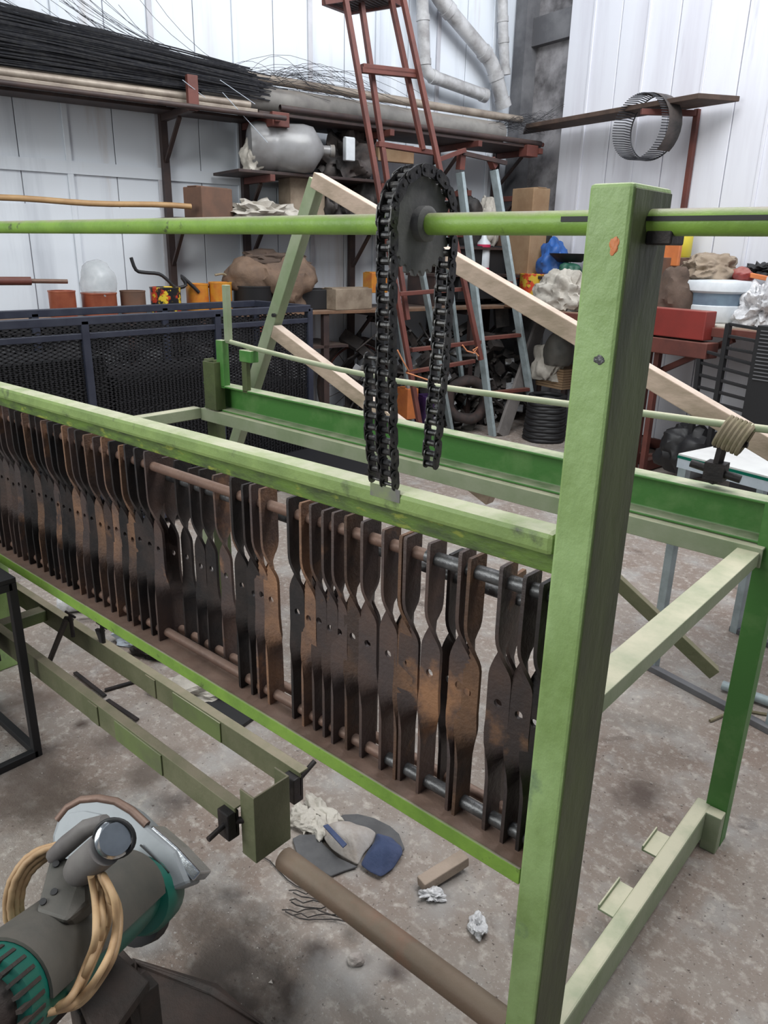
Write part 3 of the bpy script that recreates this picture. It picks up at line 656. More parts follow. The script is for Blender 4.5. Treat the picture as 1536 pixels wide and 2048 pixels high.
# clamp with a rope wrap on the thin rod, beam side
cl = at(1440, 950, 1, 1.895)
CL = thing('bar_clamp', cl, 'dark steel bar clamp standing on the rear beam, bound to the thin rod with rope', 'clamp'); CL['org'] = tuple(cl)
t1 = at(1450, 875, 1, 1.89); b1_ = V((t1.x-.012, 1.895, 1.0))
MB().bar(b1_, t1, .02, .016).build('bar', black_steel, CL, bevel=.002)
x0 = b1_+(t1-b1_)*.28
k_ = MB().tube(x0+V((-.06, -.01, .01)), x0+V((.06, 0, -.01)), .010); k_.obox(x0, V((.024, 0, 0)), V((0, .02, 0)), V((0, 0, .022))); k_.build('jaw', black_steel, CL, smooth=True)
x0 = b1_+(t1-b1_)*.92; k_ = MB().tube(x0+V((-.02, 0, 0)), x0+V((.055, 0, .0)), .007); k_.obox(x0, V((.018, 0, 0)), V((0, .016, 0)), V((0, 0, .016))); k_.build('jaw', black_steel, CL)
rp = at(1472, 862, 1, 1.885)
for k in range(6):
    u = V((1, 0, -.25)).normalized(); c = rp+u*(-.03+.011*k)+V((0, 0, -.012))
    MB().path([c+V((.024*cos(t)*.6, .022*sin(t), .036*cos(t))) for t in [2*pi*i/14 for i in range(14)]], .0062, 6, closed=True).build('rope_turn', rope_m, CL, smooth=True)

# ------------------------------------------------------------------ table with a pale top and green glass edge
TZ = .87; tc = at(1357, 907, 2, TZ)
TB = thing('glass_table', (tc.x, tc.y, 0), 'narrow steel table with a white top and dark green glass edge', 'table'); TB['org'] = (tc.x, tc.y, 0)
u = DB; v_ = -DA
P0 = tc; P1 = tc+u*.52; P2 = P1+v_*.60; P3 = tc+v_*.60
MB().prism([q+V((0, 0, -.006)) for q in (P0, P1, P2, P3)], (0, 0, .006)).build('tabletop', glass_top, TB)
MB().prism([q+(q-(P0+P2)/2).normalized()*.002+V((0, 0, -.016)) for q in (P0, P1, P2, P3)], (0, 0, .0095)).build('glass_edge', glass_edge, TB)
MB().prism([q+V((0, 0, -.05)) for q in (P0, P1, P2, P3)], (0, 0, .034)).build('apron', pale_blue, TB)
for q in (P0+u*.02+v_*.02, P1-u*.02+v_*.02, P2-u*.02-v_*.02, P3+u*.02-v_*.02): MB().bar(V((q.x, q.y, 0)), V((q.x, q.y, TZ-.05)), .032, .032, up=DA).build('leg', galv if q is not P1 else wood_grey, TB, bevel=.002)
a_ = V((P0.x, P0.y, .012)); b_ = V((P1.x, P1.y, .012)); MB().bar(a_, b_, .03, .024).build('foot_rail', joint_dark, TB, bevel=.002)
MB().bar(a_+v_*.58, b_+v_*.58, .03, .024).build('foot_rail', joint_dark, TB, bevel=.002)
p = at(1428, 1345, 1, 2.32); q = at(1200, 1130, 1, 2.16); p.z = max(p.z, .03)
one('square_bar', MB().bar(p, q, .04, .04), olive, (p.x, p.y, p.z), 'square olive bar sloping down behind the end of the machine', 'bar', bevel=.002)
# steel odds and ends on the floor to the right
pr = at(1500, 1400, 2, .02)
one('steel_tube', MB().pipe(at(1445, 1370, 2, .022), at(1640, 1440, 2, .022), .018, .014, 14), galv, pr, 'short galvanised tube lying on the floor by the right edge', 'tube', smooth=True)
one('electric_cable', MB().path([at(x, y, 2, .006) for x, y in ((1420, 1442), (1470, 1420), (1495, 1405), (1505, 1424), (1540, 1430), (1600, 1428))], .006, 6), rope_m, at(1500, 1420, 2, 0), 'loose grey cable on the floor at the right edge', 'cable', smooth=True)

# ------------------------------------------------------------------ dark mesh crate to the left
cA = at(176, 632, 1, 2.75)
def crate():
    T = thing('mesh_crate', (-3.9, 2.2, 0), 'large navy-framed crate of black expanded mesh in front of the workbench', 'crate')
    T['org'] = (-3.9, 2.2, 0)
    xa, xb, ya, yb, z1 = -4.18, -3.65, .55, 3.45, 1.172
    for y in (ya, 1.91, 2.72, yb):
        for x in (xa, xb): MB().box((x-.02, y-.02, 0), (x+.02, y+.02, z1)).build('post', navy, T, bevel=.003)
    for z in (.06, z1):
        for y in (ya, yb): MB().box((xa, y-.02, z-.02), (xb, y+.02, z+.02)).build('rail', navy, T, bevel=.003)
        for x in (xa, xb): MB().box((x-.02, ya, z-.02), (x+.02, yb, z+.02)).build('rail', navy, T, bevel=.003)
    def expanded(o, u, v, w_, h_, nm):                      # diamond mesh strands
        vs = []; fs = []; du, dv = .048, .020; t = .0036
        def strand(a, b_):
            n = len(vs); d = (b_-a).normalized(); nn = u.cross(v); s_ = d.cross(nn)*t
            vs.extend([a-s_, b_-s_, b_+s_, a+s_]); fs.append((n, n+1, n+2, n+3))
        nu = int(w_/du); nv = int(h_/dv)
        for i in range(nu):
            for j in range(nv):
                b0 = o+u*(i*du)+v*(j*dv)
                strand(b0, b0+u*du/2+v*dv/2); strand(b0+u*du/2+v*dv/2, b0+u*du)
                strand(b0, b0+u*du/2-v*dv/2); strand(b0+u*du/2-v*dv/2, b0+u*du)
        m_ = MB(); m_.add(vs, fs); o_ = m_.build(nm, mesh_m, T); sm = o_.modifiers.new('thickness', 'SOLIDIFY'); sm.thickness = .003; o_['kind'] = 'stuff'
    for z in (z1-.075,): MB().box((xb-.015, ya, z-.015), (xb+.015, yb, z+.015)).build('rail', navy, T, bevel=.003)
    expanded(V((xb, ya, .08)), V((0, 1, 0)), V((0, 0, 1)), yb-ya, z1-.1, 'front_mesh')
    expanded(V((xa, ya, .08)), V((0, 1, 0)), V((0, 0, 1)), yb-ya, z1-.1, 'back_mesh')
    expanded(V((xa, yb, .08)), V((1, 0, 0)), V((0, 0, 1)), xb-xa, z1-.1, 'end_mesh')
    for k in range(4): MB().box((xa+.06, ya+.1+.72*k, .09), (xb-.06, ya+.78+.72*k, (.92, .98, .86, .70)[k])).build('dark_load', black_p, T, bevel=.01)
    MB().box((xa, ya, .08), (xb, yb, .088)).build('floor_sheet', black_p, T)
crate()
q = [at(x, y, 2, .25) for x, y in ((440, 848), (640, 872), (765, 928), (690, 965))]
one('mesh_stack', MB().prism([v-V((0, 0, .25)) for v in q], (0, 0, .25)), mesh_m, q[2], 'low black stack of mesh panels on the floor beyond the rear beam', 'mesh', bevel=.004)

# ------------------------------------------------------------------ left wall: shelf uprights, brackets, racks, bench
def onb(nm, mb, m_, label, cat, org, **k): return one(nm, mb, m_, org, label, cat, **k)
SHL = thing('steel_shelving', W(2.4, .3, 0), 'brown steel shelving of posts and brackets along the white left wall', 'shelving'); SHL['org'] = tuple(SHL.location)
for a in (3.40, 2.79, 1.83, .95, .25):
    MB().rbox(a-.025, .02, 0, a+.025, .07, 2.55).build('upright', dark_shelf, SHL, bevel=.003)
    for z, d_ in ((2.40, .62), (2.03, .52), (1.70, .52), (1.06, .6)):
        if a > 3 and z in (2.03,): continue
        MB().rbox(a-.02, .07, z-.045, a+.02, d_, z).build('arm', redox if a < 3 and z > 1.1 else dark_shelf, SHL, bevel=.003)
        MB().bar(W(a, .07, z-.30), W(a, d_*.62, z-.05), .025, .02).build('strut', dark_shelf, SHL)
MB().rbox(3.36, .60, 2.36, 3.43, .64, 2.56).build('stop', redox, SHL, bevel=.003)
for a in (2.72, .30): MB().rbox(a-.03, .50, 2.33, a+.10, .60, 2.42).build('stop', redox, SHL, bevel=.003)
MB().rbox(1.30, .06, 2.03, 3.05, .52, 2.05).build('shelf_board', dark_shelf, SHL, bevel=.003)
MB().rbox(1.30, .06, 1.70, 3.52, .50, 1.72).build('shelf_board', dark_shelf, SHL, bevel=.003)
MB().rbox(3.0, .50, 1.685, 3.60, .53, 1.71).build('shelf_edge', redox, SHL, bevel=.003)
MB().rbox(.2, .06, 2.40, 2.9, .56, 2.42).build('shelf_board', dark_shelf, SHL, bevel=.003)
MB().rbox(2.9, .50, 2.395, 9.0, .54, 2.43).build('shelf_edge', pipe_cream, SHL, bevel=.003)
MB().rbox(2.9, .08, 2.395, 9.0, .30, 2.415).build('shelf_board', dark_shelf, SHL, bevel=.003)
BN = thing('workbench', W(4, .3, 0), 'long brown steel and plank workbench against the left wall', 'workbench'); BN['org'] = tuple(BN.location)
for k in range(3): MB().rbox(.0, .05+.19*k, 1.06, 9.4, .05+.19*k+.185, 1.085).build('plank', wood if k == 2 else dark_shelf, BN, bevel=.003)
for a in (.9, 2.4, 3.9, 5.4, 6.9): MB().rbox(a-.025, .55, 0, a+.025, .60, 1.06).build('leg', dark_shelf, BN, bevel=.003)
MB().rbox(2.2, .10, .80, 3.2, .60, .82).build('shelf', dark_shelf, BN)

# the pipes stored on the top rack
for k, (p0, p1, r, m_, lab) in enumerate((
        ((530, 172), (1000, 268), .085, pipe_grey, 'fat dusty grey pipe lying along the top rack, the thickest one'),
        ((560, 150), (1040, 268), .030, pipe_cream, 'slim cream pipe stored behind the fat grey pipe on the top rack'),
        ((560, 215), (1080, 300), .022, dark_shelf, 'dark tube beneath the fat grey pipe at the rack front'),
        ((830, 255), (1085, 298), .018, redox, 'short rust-brown tube end sticking out of the top rack'))):
    A = ra(*p0, 1, .42 if k < 2 else .56); B = ra(*p1, 1, .42 if k < 2 else .56)
    zz = 2.43+r if k != 1 else 2.645
    one('storage_pipe', MB().pipe(W(A.x+(.5 if k < 2 else 0), A.y, zz), W(B.x, B.y, zz-.01), r, r*.86, 20), m_, W(A.x, A.y, zz), lab, 'pipe', 'pipes stored on the top rack', smooth=True)
for k, (py, r, m_, lab) in enumerate(((172, .024, pipe_cream, 'bright cream tube at the front of the left rack, lowest one'), (150, .020, pipe_cream, 'brownish tube under the black wire bundle'), (190, .016, dark_shelf, 'dark rod along the lower edge of the left rack'))):
    z = 2.452+.0*k; bb_ = .52-.05*k
    if k == 2: z, bb_ = 2.375, .66
    if k == 1: z, bb_ = 2.475, .465
    one('storage_tube', MB().tube(W(8.5, bb_, z), W(2.95-.1*k, bb_, z), r, 14), m_, W(3, bb_, z), lab, 'tube', 'tubes on the left rack', smooth=True)
# springy black wires in a bundle
wm = MB(); rr = random.Random(11)
def wire(a0, a1, b0, z0, bend, lift0, n=9, r=.0016, wob=.03, dz=0):
    ph = rr.uniform(0, 6); pts = []
    for i in range(n):
        t = i/(n-1); a = a0+(a1-a0)*t
        z = z0+dz*t+lift0*max(0, 1-t*2.2)**2+wob*sin(ph+t*5)*.4+bend*max(0, t-.62)**2*4
        b_ = b0+wob*.8*sin(ph*1.7+t*4)
        pts.append(W(a, b_, z))
    wm.path(pts, r, 3, cap=False)
for k in range(560):
    f = rr.random()**.8; b0 = rr.uniform(.14, .56); aE = 2.86+rr.gauss(.0, .06)+.5*max(0, f-.7); pts = []; ph = rr.uniform(0, 6)
    for i in range(11):
        t = i/10; a = 7.4+(aE-7.4)*t; H = .15+.17*min(1, max(0, (a-2.8)/1.9))
        pts.append(W(a, b0+.03*sin(ph+4*t), 2.49+H*f+.018*sin(ph*2+7*t)))
    wm.path(pts, rr.choice([.003, .004, .005]), 3, cap=False)
for k in range(120):
    t = rr.random(); wire(5.2+rr.uniform(0, 1.5), 2.6+rr.uniform(0, .9), rr.uniform(.16, .5), 2.56+rr.uniform(0, .07), rr.uniform(-.02, .06), .25, r=.0026, wob=.05)
for k in range(46):                                         # the loose ends that spring up to the left of the rack end
    a1 = 3.1+rr.uniform(-.4, .35); b_ = rr.uniform(.15, .5); L_ = rr.uniform(.6, 1.5); h_ = rr.uniform(.12, .55)
    wm.path([W(a1+L_*t, b_-.1*t, 2.60+h_*t*t+.02*sin(5*t)) for t in [i/7 for i in range(8)]], .0016, 3, cap=False)
for k in range(70):                                         # loose ends that trail to the right
    a1 = 2.9+rr.uniform(-.2, .4); b_ = rr.uniform(.15, .5); L_ = rr.uniform(.3, 1.4); h_ = rr.uniform(-.02, .22)
    wm.path([W(a1-L_*t, b_+.1*t, 2.60+h_*sin(2.6*t)-.05*t*t) for t in [i/7 for i in range(8)]], .0014, 3, cap=False)
for k in range(50):                                         # the far tips in the corner
    wm.path([W(.9-.75*t, .35+rr.uniform(-.1, .1)+.25*t*rr.uniform(.5, 1.3), 2.52+.22*t*rr.uniform(0, 1)) for t in [i/5 for i in range(6)]], .0010, 3, cap=False)
one('wire_bundle', wm, wire_m, W(3, .3, 2.5), 'springy bundle of long black wires piled along the top rack', 'wires', kind='stuff')
for k, (q0_, q1_) in enumerate((((365, 160), (410, 195)), ((445, 185), (535, 285)), ((440, 160), (510, 208)))):
    A = rw(*q0_, 1, .66); B = rw(*q1_, 1, .62)
    one('loose_wire', MB().tube(A, B, .0022, 5), pale_blue, A, ('short shiny wire hanging off the left rack front', 'long thin wire slanting down to the cloudy plastic bottle', 'pale wire end poking out beside the red rack stop')[k], 'wire')

# ---- helper: things standing on a level surface, measured at plane b
def fit(x0, y0, x1, y1, b_, zb=None):
    m_ = ra((x0+x1)/2, y1, 1, b_); l = ra(x0, (y0+y1)/2, 1, b_); r_ = ra(x1, (y0+y1)/2, 1, b_); t = ra((x0+x1)/2, y0, 1, b_)
    return (l.x+r_.x)/2, abs(l.x-r_.x)/2, (m_.z if zb is None else zb), t.z
def fita(x0, y0, x1, y1, a_, zb=None):
    m_ = ra((x0+x1)/2, y1, 0, a_); l = ra(x0, (y0+y1)/2, 0, a_); r_ = ra(x1, (y0+y1)/2, 0, a_); t = ra((x0+x1)/2, y0, 0, a_)
    return (l.y+r_.y)/2, abs(l.y-r_.y)/2, (m_.z if zb is None else zb), t.z
def can(x0, y0, x1, y1, b_, zb, body, label, lidm=None, cat='can', grp=None, onA=False):
    if onA: b2, r_, z0, z1 = fita(x0, y0, x1, y1, b_, zb); c = W(b_, b2, z0)
    else: a2, r_, z0, z1 = fit(x0, y0, x1, y1, b_, zb); c = W(a2, b_, z0)
    r_ *= .88; h = z1-z0
    T = thing('paint_can', c, label, cat, grp); T['org'] = tuple(c)
    MB().lathe(c, (0, 0, 1), [(r_*.98, 0), (r_, .006), (r_, h-.01), (r_*1.02, h-.004)], 24).build('body', body, T, smooth=True)
    MB().lathe(c+V((0, 0, h-.004)), (0, 0, 1), [(r_*1.03, 0), (r_*1.03, .008), (r_*.86, .008), (r_*.86, .002)], 24).build('lid', lidm or body, T, smooth=True)
    return T
BZ = 1.086
can(97, 582, 158, 668, .50, BZ, copper, 'copper-red tin, leftmost can on the workbench')
can(162, 586, 240, 668, .46, BZ, copper, 'wide copper-red tin with a clear bag over it, second can from the left')
can(240, 582, 295, 650, .46, BZ, cardb_d, 'dark brown tin right of the bag-covered can on the workbench')
can(300, 575, 366, 668, .48, BZ, flame_tin, 'black tin printed with red and yellow flames on the workbench')
can(372, 568, 420, 650, .40, BZ, orange_yel, 'amber tin behind the flame-printed black tin')
can(418, 565, 466, 650, .44, BZ, orange_yel, 'amber tin beside the small green upright')
can(466, 572, 546, 650, .44, BZ, black_p, 'black tin under the brown sack on the workbench')
can(506, 626, 528, 665, .56, None, red_cab, 'small red tin seen through the mesh crate')
A = rw(200, 582, 1, .46)
bg = MB().blob(A+V((0, 0, .05)), DA*.12, DB*.12, V((0, 0, .15)), 5, .25, 2.2)
one('plastic_bag', bg, mat('clear_bag', (.62, .66, .68), (.5, .54, .56), 9, .25, alpha=.45), A, 'limp clear plastic bag standing up over the second copper-red tin', 'bag', smooth=True)
A = rw(5, 562, 1, .5); B = rw(62, 562, 1, .5); C2 = rw(135, 563, 1, .5)
hm = thing('brown_clamp_tool', W(4.4, .5, BZ), 'rust-brown pipe tool propped at the left end of the workbench', 'tool'); hm['org'] = tuple(hm.location)
MB().tube(A+(A-B)*1.5, B, .026).build('grip', redox, hm, smooth=True); MB().tube(B, C2, .014).build('pipe', rod_m, hm, smooth=True)
MB().rbox(4.75, .42, BZ, 4.85, .52, A.z-.02).build('support', dark_shelf, hm)
# long bamboo pole on the lower shelf
A = rw(-60, 394, 1, .53); B = rw(382, 414, 1, .53)
one('bamboo_pole', MB().path([A+(B-A)*t+V((0, 0, .006*sin(9*t))) for t in [i/10 for i in range(11)]], .018, 10), bamboo, B, 'long tan bamboo pole leaning level in front of the white wall', 'pole', smooth=True)
def lump(nm, x0, y0, x1, y1, b_, m_, label, cat, seed, depth=.12, zb=None, amp=.45, fr=3, ex=1.0, onA=False, n=4, group=None):
    if onA: b2, r_, z0, z1 = fita(x0, y0, x1, y1, b_, zb); c = W(b_, b2, z0); e1, e2 = DB*r_, DA*depth
    else: a2, r_, z0, z1 = fit(x0, y0, x1, y1, b_, zb); c = W(a2, b_, z0); e1, e2 = DA*r_, DB*depth
    h = (z1-z0); hh = h/1.5
    return one(nm, MB().blob(c+V((0, 0, hh*.55)), e1*1.12, e2, V((0, 0, hh)), seed, amp, fr, n), m_, c, label, cat, group, smooth=True)
def carton(nm, x0, y0, x1, y1, b_, m_, label, cat, d_=.2, zb=None, rot=0, onA=False, tilt_=0):
    if onA: b2, r_, z0, z1 = fita(x0, y0, x1, y1, b_, zb); c = W(b_, b2, z0); e1, e2 = DB*r_, DA*d_/2
    else: a2, r_, z0, z1 = fit(x0, y0, x1, y1, b_, zb); c = W(a2, b_, z0); e1, e2 = DA*r_, DB*d_/2
    h = z1-z0; T = thing(nm, c, label, cat); T['org'] = tuple(c)
    q = Matrix.Rotation(rot, 3, 'Z'); e1 = q@e1*.92; e2 = q@e2; up = V((0, 0, h/2))
    MB().obox(c+up, e1, e2, up).build('body', m_, T, bevel=.006)
    MB().obox(c+up*2+V((0, 0, .003)), e1*1.01, e2*.49, V((0, 0, .003))).build('flap', m_, T)
    return T
SZ2, SZ1 = 2.05, 1.72
A = W(fit(500, 235, 640, 335, .42)[0], .36, SZ2)
# cloudy water bottle lying on the middle shelf
T = thing('water_bottle', A, 'large cloudy plastic water bottle lying on the middle shelf', 'bottle'); T['org'] = tuple(A)
l = ra(505, 290, 1, .45); r_ = ra(642, 290, 1, .45); rad = .165; ax_ = (-DA+DB*.35).normalized(); c0 = W(l.x, .36, SZ2+rad)
MB().lathe(c0, ax_, [(.10, 0), (.15, .02), (rad, .06), (rad, .18), (rad-.008, .20), (rad, .22), (rad, .40), (.15, .47), (.08, .52), (.034, .55), (.034, .60), (.04, .60), (.04, .62)], 32).build('body', carboy, T, smooth=True)
MB().lathe(c0+ax_*.60, ax_, [(.040, 0), (.042, .03), (.036, .034)], 20).build('cap', pipe_grey, T, smooth=True)
lump('dirty_bag', 485, 280, 520, 335, .40, rag_w, 'limp pale bag at the left end of the middle shelf', 'bag', 4, .1, SZ2)
A = W(ra(695, 320, 1, .42).x, .42, SZ2)
lump('scrap_pile', 640, 262, 735, 350, .30, dark_scrap, 'pile of greasy dark machine parts beside the water bottle', 'machine parts', 9, .15, SZ2, .7, 4)
carton('white_lamp_tube', 688, 276, 708, 322, .50, white_p, 'bright white tube standing among dark parts on the middle shelf', 'lamp', .05, None)
carton('tin_sheet', 750, 290, 828, 325, .40, cardb, 'pale wooden board end behind the rust-red ladder', 'board', .05, None)
carton('brown_carton', 376, 376, 456, 432, .40, cardb_d, 'torn brown box standing on the lower shelf left end', 'box', .2, SZ1, .3)
lump('grey_rag', 462, 402, 590, 436, .40, rag_w, 'crumpled grey-white rag on the lower shelf', 'rag', 12, .14, SZ1, .7, 5)
carton('canvas_box', 566, 358, 640, 432, .30, rag_t, 'tan canvas-covered box behind the cream triangle apex', 'box', .2, SZ1)
for k, (x0, y0, x1, y1, l_) in enumerate(((640, 370, 675, 436, 'small greasy casting left in the lower shelf pile'), (672, 385, 712, 438, 'round dark gear casting in the middle of the lower shelf pile'), (705, 360, 750, 440, 'tall dark casting at the right of the lower shelf pile'))):
    lump('iron_casting', x0, y0, x1, y1, .34, dark_scrap, l_, 'machine part', 20+k, .12, SZ1, .6, 3)
# bench junk
lump('brown_sack', 452, 512, 548, 580, .40, leather, 'rounded brown leather sack on top of the black tin', 'sack', 31, .16, None, .28, 2)
lump('leather_scrap', 520, 520, 625, 596, .44, leather, 'folded brown leather scraps behind the cream upright', 'leather', 33, .18, BZ+.02, .7, 2.5)
lump('leather_scrap', 480, 500, 600, 530, .36, rag_b, 'dark curled leather strip on top of the brown sack', 'leather', 35, .1, None, .7, 3)
carton('stone_block', 650, 576, 735, 616, .50, rag_t, 'tan rectangular wrapped block on the bench front', 'block', .2, BZ, .12)
carton('dark_crate', 585, 578, 650, 620, .40, black_p, 'low black box between the leather scraps and the tan block', 'box', .2, BZ)
carton('orange_carton', 733, 545, 768, 585, .30, orange_yel, 'small orange box behind the hanging chain', 'box', .14, None)
T = thing('hose_tangle', W(ra(320, 580, 1, .45).x, .45, BZ), 'black curly hose tangled above the flame-printed tin', 'hose'); T['org'] = tuple(T.location)
MB().path([rw(x, y, 1, .48) for x, y in smoothp([(262, 515), (272, 540), (290, 545), (318, 548), (335, 560), (352, 575), (372, 570), (362, 552), (385, 572), (398, 585)], 3)], .012, 8).build('hose', black_p, T, smooth=True)
MB().path([rw(x, y, 1, .40) for x, y in smoothp([(430, 550), (448, 548), (460, 560), (440, 572), (405, 575), (385, 588)], 3)], .008, 6).build('hose', rope_m, T, smooth=True)
# wheel standing against the wall under the bench
c = rw(715, 760, 1, .12); R_ = abs(rw(715, 672, 1, .12).z-c.z)
c.z = R_+.02
WH = thing('cart_wheel', c-V((0, 0, R_)), 'large old cart tyre leaning on the white wall under the bench', 'wheel'); WH['org'] = tuple(c)
WH.location = c
MB().path([c+(DA*cos(2*pi*i/40)+V((0, 0, 1))*sin(2*pi*i/40))*(R_-.0) for i in range(40)], .028, 10, closed=True).build('tyre', rubber, WH, smooth=True)
MB().path([c+(DA*cos(2*pi*i/40)+V((0, 0, 1))*sin(2*pi*i/40))*(R_-.045) for i in range(40)], .010, 8, closed=True).build('rim', redox, WH, smooth=True)
MB().lathe(c-DB*.04, DB, [(.03, 0), (.03, .08)], 14).build('hub', rubber, WH, smooth=True)
for i in range(20):
    t = 2*pi*i/20; MB().tube(c, c+(DA*cos(t)+V((0, 0, 1))*sin(t))*(R_-.04), .0025, 4).build('spoke', dark_shelf, WH)

# ------------------------------------------------------------------ wall pipes above the rack, in the corner
def wp(pts, r, label, b_=.14, strap=True):
    P_ = [ra(x, y, 1, b_) for x, y in pts]; Wp = [W(*p) for p in P_]
    T = thing('drain_pipe', Wp[0], label, 'pipe', 'white drain pipes on the left wall'); T['org'] = tuple(Wp[0])
    sm = []
    for i, p in enumerate(Wp):
        if 0 < i < len(Wp)-1:
            a_ = (Wp[i-1]-p).normalized(); b2 = (Wp[i+1]-p).normalized(); k = r*1.4
            sm += [p+a_*k, p+a_*k*.3+b2*k*.3, p+b2*k]
        else: sm.append(p)
    MB().path(sm, r, 16).build('pipe', pvc, T, smooth=True)
    for i, p in enumerate(Wp):
        if 0 < i < len(Wp)-1:
            a_ = (Wp[i-1]-p).normalized(); b2 = (Wp[i+1]-p).normalized()
            MB().tube(p+a_*r*1.3, p+a_*r*2.2, r*1.12, 16).build('socket', pvc, T, smooth=True)
            MB().tube(p+b2*r*1.3, p+b2*r*2.2, r*1.12, 16).build('socket', pvc, T, smooth=True)
    p = Wp[-1]; d_ = (Wp[-2]-p).normalized(); MB().tube(p, p+d_*r*1.1, r*1.14, 16).build('end_socket', pvc, T, smooth=True)
    return T
wp([(838, -160), (845, 10), (850, 148), (972, 192)], .050, 'white drain pipe running straight down the wall then level to the right')
wp([(780, -190), (880, 0), (985, 125), (1008, 215)], .062, 'fat white drain pipe slanting down to the corner')
wp([(1002, -150), (1006, 60), (1010, 150)], .045, 'short upright white pipe beside the corner column', .10)

# ------------------------------------------------------------------ ladders
def foot(x, y): return at(x, y, 2, 0)
RL = thing('platform_ladder', foot(845, 880), 'tall rust-red platform ladder with a mesh step at the top', 'ladder'); RL['org'] = tuple(RL.location)
BR = ra(760, 400, 1, 1.0)
def pb(x, y, b_): return rw(x, y, 1, b_)
# two stiles, each of two flat bars, lying in a plane that leans on the rack
lf0, lf1 = pb(843, 870, 1.25), pb(684, -40, .80)
lb0, lb1 = pb(815, 640, 1.05), pb(716, -40, .70)
rf0, rf1 = pb(962, 720, 1.25), pb(798, -40, .80)
rb0, rb1 = pb(846, 300, .88), pb(774, -40, .70)
for a_, b_ in ((lf0, lf1), (lb0, lb1), (rf0, rf1), (rb0, rb1)): MB().bar(a_, b_, .035, .035, up=DB).build('stile', redox, RL, bevel=.003)
for a_, b_ in (((722, 140), (840, 152)), ((724, 133), (828, 145)), ((755, 288), (868, 306))): MB().bar(pb(*a_, .86), pb(*b_, .86), .045, .035).build('rung', redox, RL, bevel=.003)
for (x0, y0), (x1, y1) in (((798, 588), (930, 578)), ((822, 700), (960, 684)), ((815, 745), (948, 722)), ((815, 470), (905, 462)), ((770, 410), (890, 405))):
    MB().bar(pb(x0, y0, 1.10), pb(x1, y1, 1.10), .04, .03).build('rung', redox, RL, bevel=.003)
q = [pb(648, 4, .80), pb(700, 24, .62), pb(800, 8, .62), pb(760, -14, .80)]
z_ = q[0].z
PL = MB()
for a_, b_ in ((q[0], q[1]), (q[1], q[2]), (q[2], q[3]), (q[3], q[0])): PL.bar(a_, b_, .035, .035)
PL.build('platform_rim', redox, RL)
for k in range(1, 12):
    t = k/12; MB().bar(q[0].lerp(q[3], t), q[1].lerp(q[2], t), .012, .02).build('platform_slat', dark_shelf, RL)
GL = thing('step_ladder', foot(985, 872), 'pale galvanised step ladder with rust-brown rungs leaning by the bench', 'ladder'); GL['org'] = tuple(GL.location)
def leg(foot_px, top_px, btop, w_=.075, m_=galv):
    f = foot(*foot_px); t = rw(*top_px, 1, btop); MB().bar(f, t, w_, .03, up=DA).build('stile', m_, GL, bevel=.003); return f, t
A_ = leg((985, 872), (920, 345), .85); B_ = leg((1072, 862), (988, 340), .85)
leg((935, 850), (872, 330), .95, .04); leg((903, 866), (843, 538), .95, .06)
MB().bar(foot(828, 872), rw(787, 540, 1, 1.0), .035, .03, up=DA).build('stile', galv, GL, bevel=.003)
for t in (.18, .40, .60, .80): MB().bar(A_[0].lerp(A_[1], t)-DA*.0, B_[0].lerp(B_[1], t), .05, .03).build('rung', redox, GL, bevel=.003)
MB().bar(rw(870, 322, 1, .9), rw(930, 300, 1, .9), .03, .03).build('top_brace', redox, GL); MB().bar(rw(925, 306, 1, .88), rw(1012, 326, 1, .88), .03, .03).build('top_brace', dark_shelf, GL)
MB().bar(A_[1]+V((0, 0, .02)), rw(924, 298, 1, .86), .05, .05).build('end_sleeve', redox, GL); MB().bar(B_[1]+V((0, 0, .02)), rw(982, 318, 1, .86), .05, .05).build('end_sleeve', redox, GL)
f = foot(1003, 872); t = rw(1085, 635, 1, .80)
one('leaning_plank', MB().bar(f, t, .135, .03, up=DB), wood_grey, f, 'grey weathered plank leaning against the bench edge', 'plank', bevel=.003)
for k, (pts, l_) in enumerate((([(795, 700), (806, 722), (818, 742), (836, 738), (812, 745), (856, 760)], 'orange twine tied round the red ladder stile'), ([(925, 690), (934, 702), (948, 706), (955, 694), (946, 700), (957, 712)], 'small knot of orange twine on the right red stile'))):
    b_ = 1.27 if k == 0 else 1.29
    one('twine', MB().path([rw(x, y, 1, b_) for x, y in pts], .006, 5), string_o, rw(*pts[2], 1, b_), l_, 'twine', smooth=True)

# ------------------------------------------------------------------ things between the ladders and the post
carton('cardboard_box', 1034, 378, 1080, 540, .35, cardb, 'tall brown cardboard box standing on the corner shelf', 'box', .2, 1.357, onA=True)
SB = thing('small_shelf', W(.75, .3, 1.30), 'small dark shelf holding boxes in the corner', 'shelf'); SB['org'] = tuple(SB.location)
MB().rbox(.04, .08, 1.33, 1.28, .50, 1.355).build('board', dark_shelf, SB, bevel=.003)
MB().rbox(.04, .505, 1.33, .52, 1.42, 1.355).build('board', dark_shelf, SB, bevel=.003)
for a in (.06, 1.24): MB().rbox(a, .10, BZ, a+.03, .50, 1.33).build('side', dark_shelf, SB, bevel=.003)
T = thing('white_bottle', W(ra(966, 520, 1, .42).x, .42, 1.356), 'white bottle with crimson bands standing between the ladder stiles', 'bottle'); T['org'] = tuple(T.location)
a2, r2, z0, z1 = fit(950, 470, 984, 520, .42, 1.356); c = W(a2, .42, 1.356); h = max(z1-z0, .16)
MB().lathe(c, (0, 0, 1), [(.055, 0), (.06, .01), (.06, h*.8), (.03, h*.9), (.02, h)], 20).build('body', white_p, T, smooth=True)
for t in (.06, .66): MB().lathe(c+V((0, 0, h*t)), (0, 0, 1), [(.0605, 0), (.0612, .002), (.0612, .03), (.0605, .032)], 20).build('band', red_label, T, smooth=True)
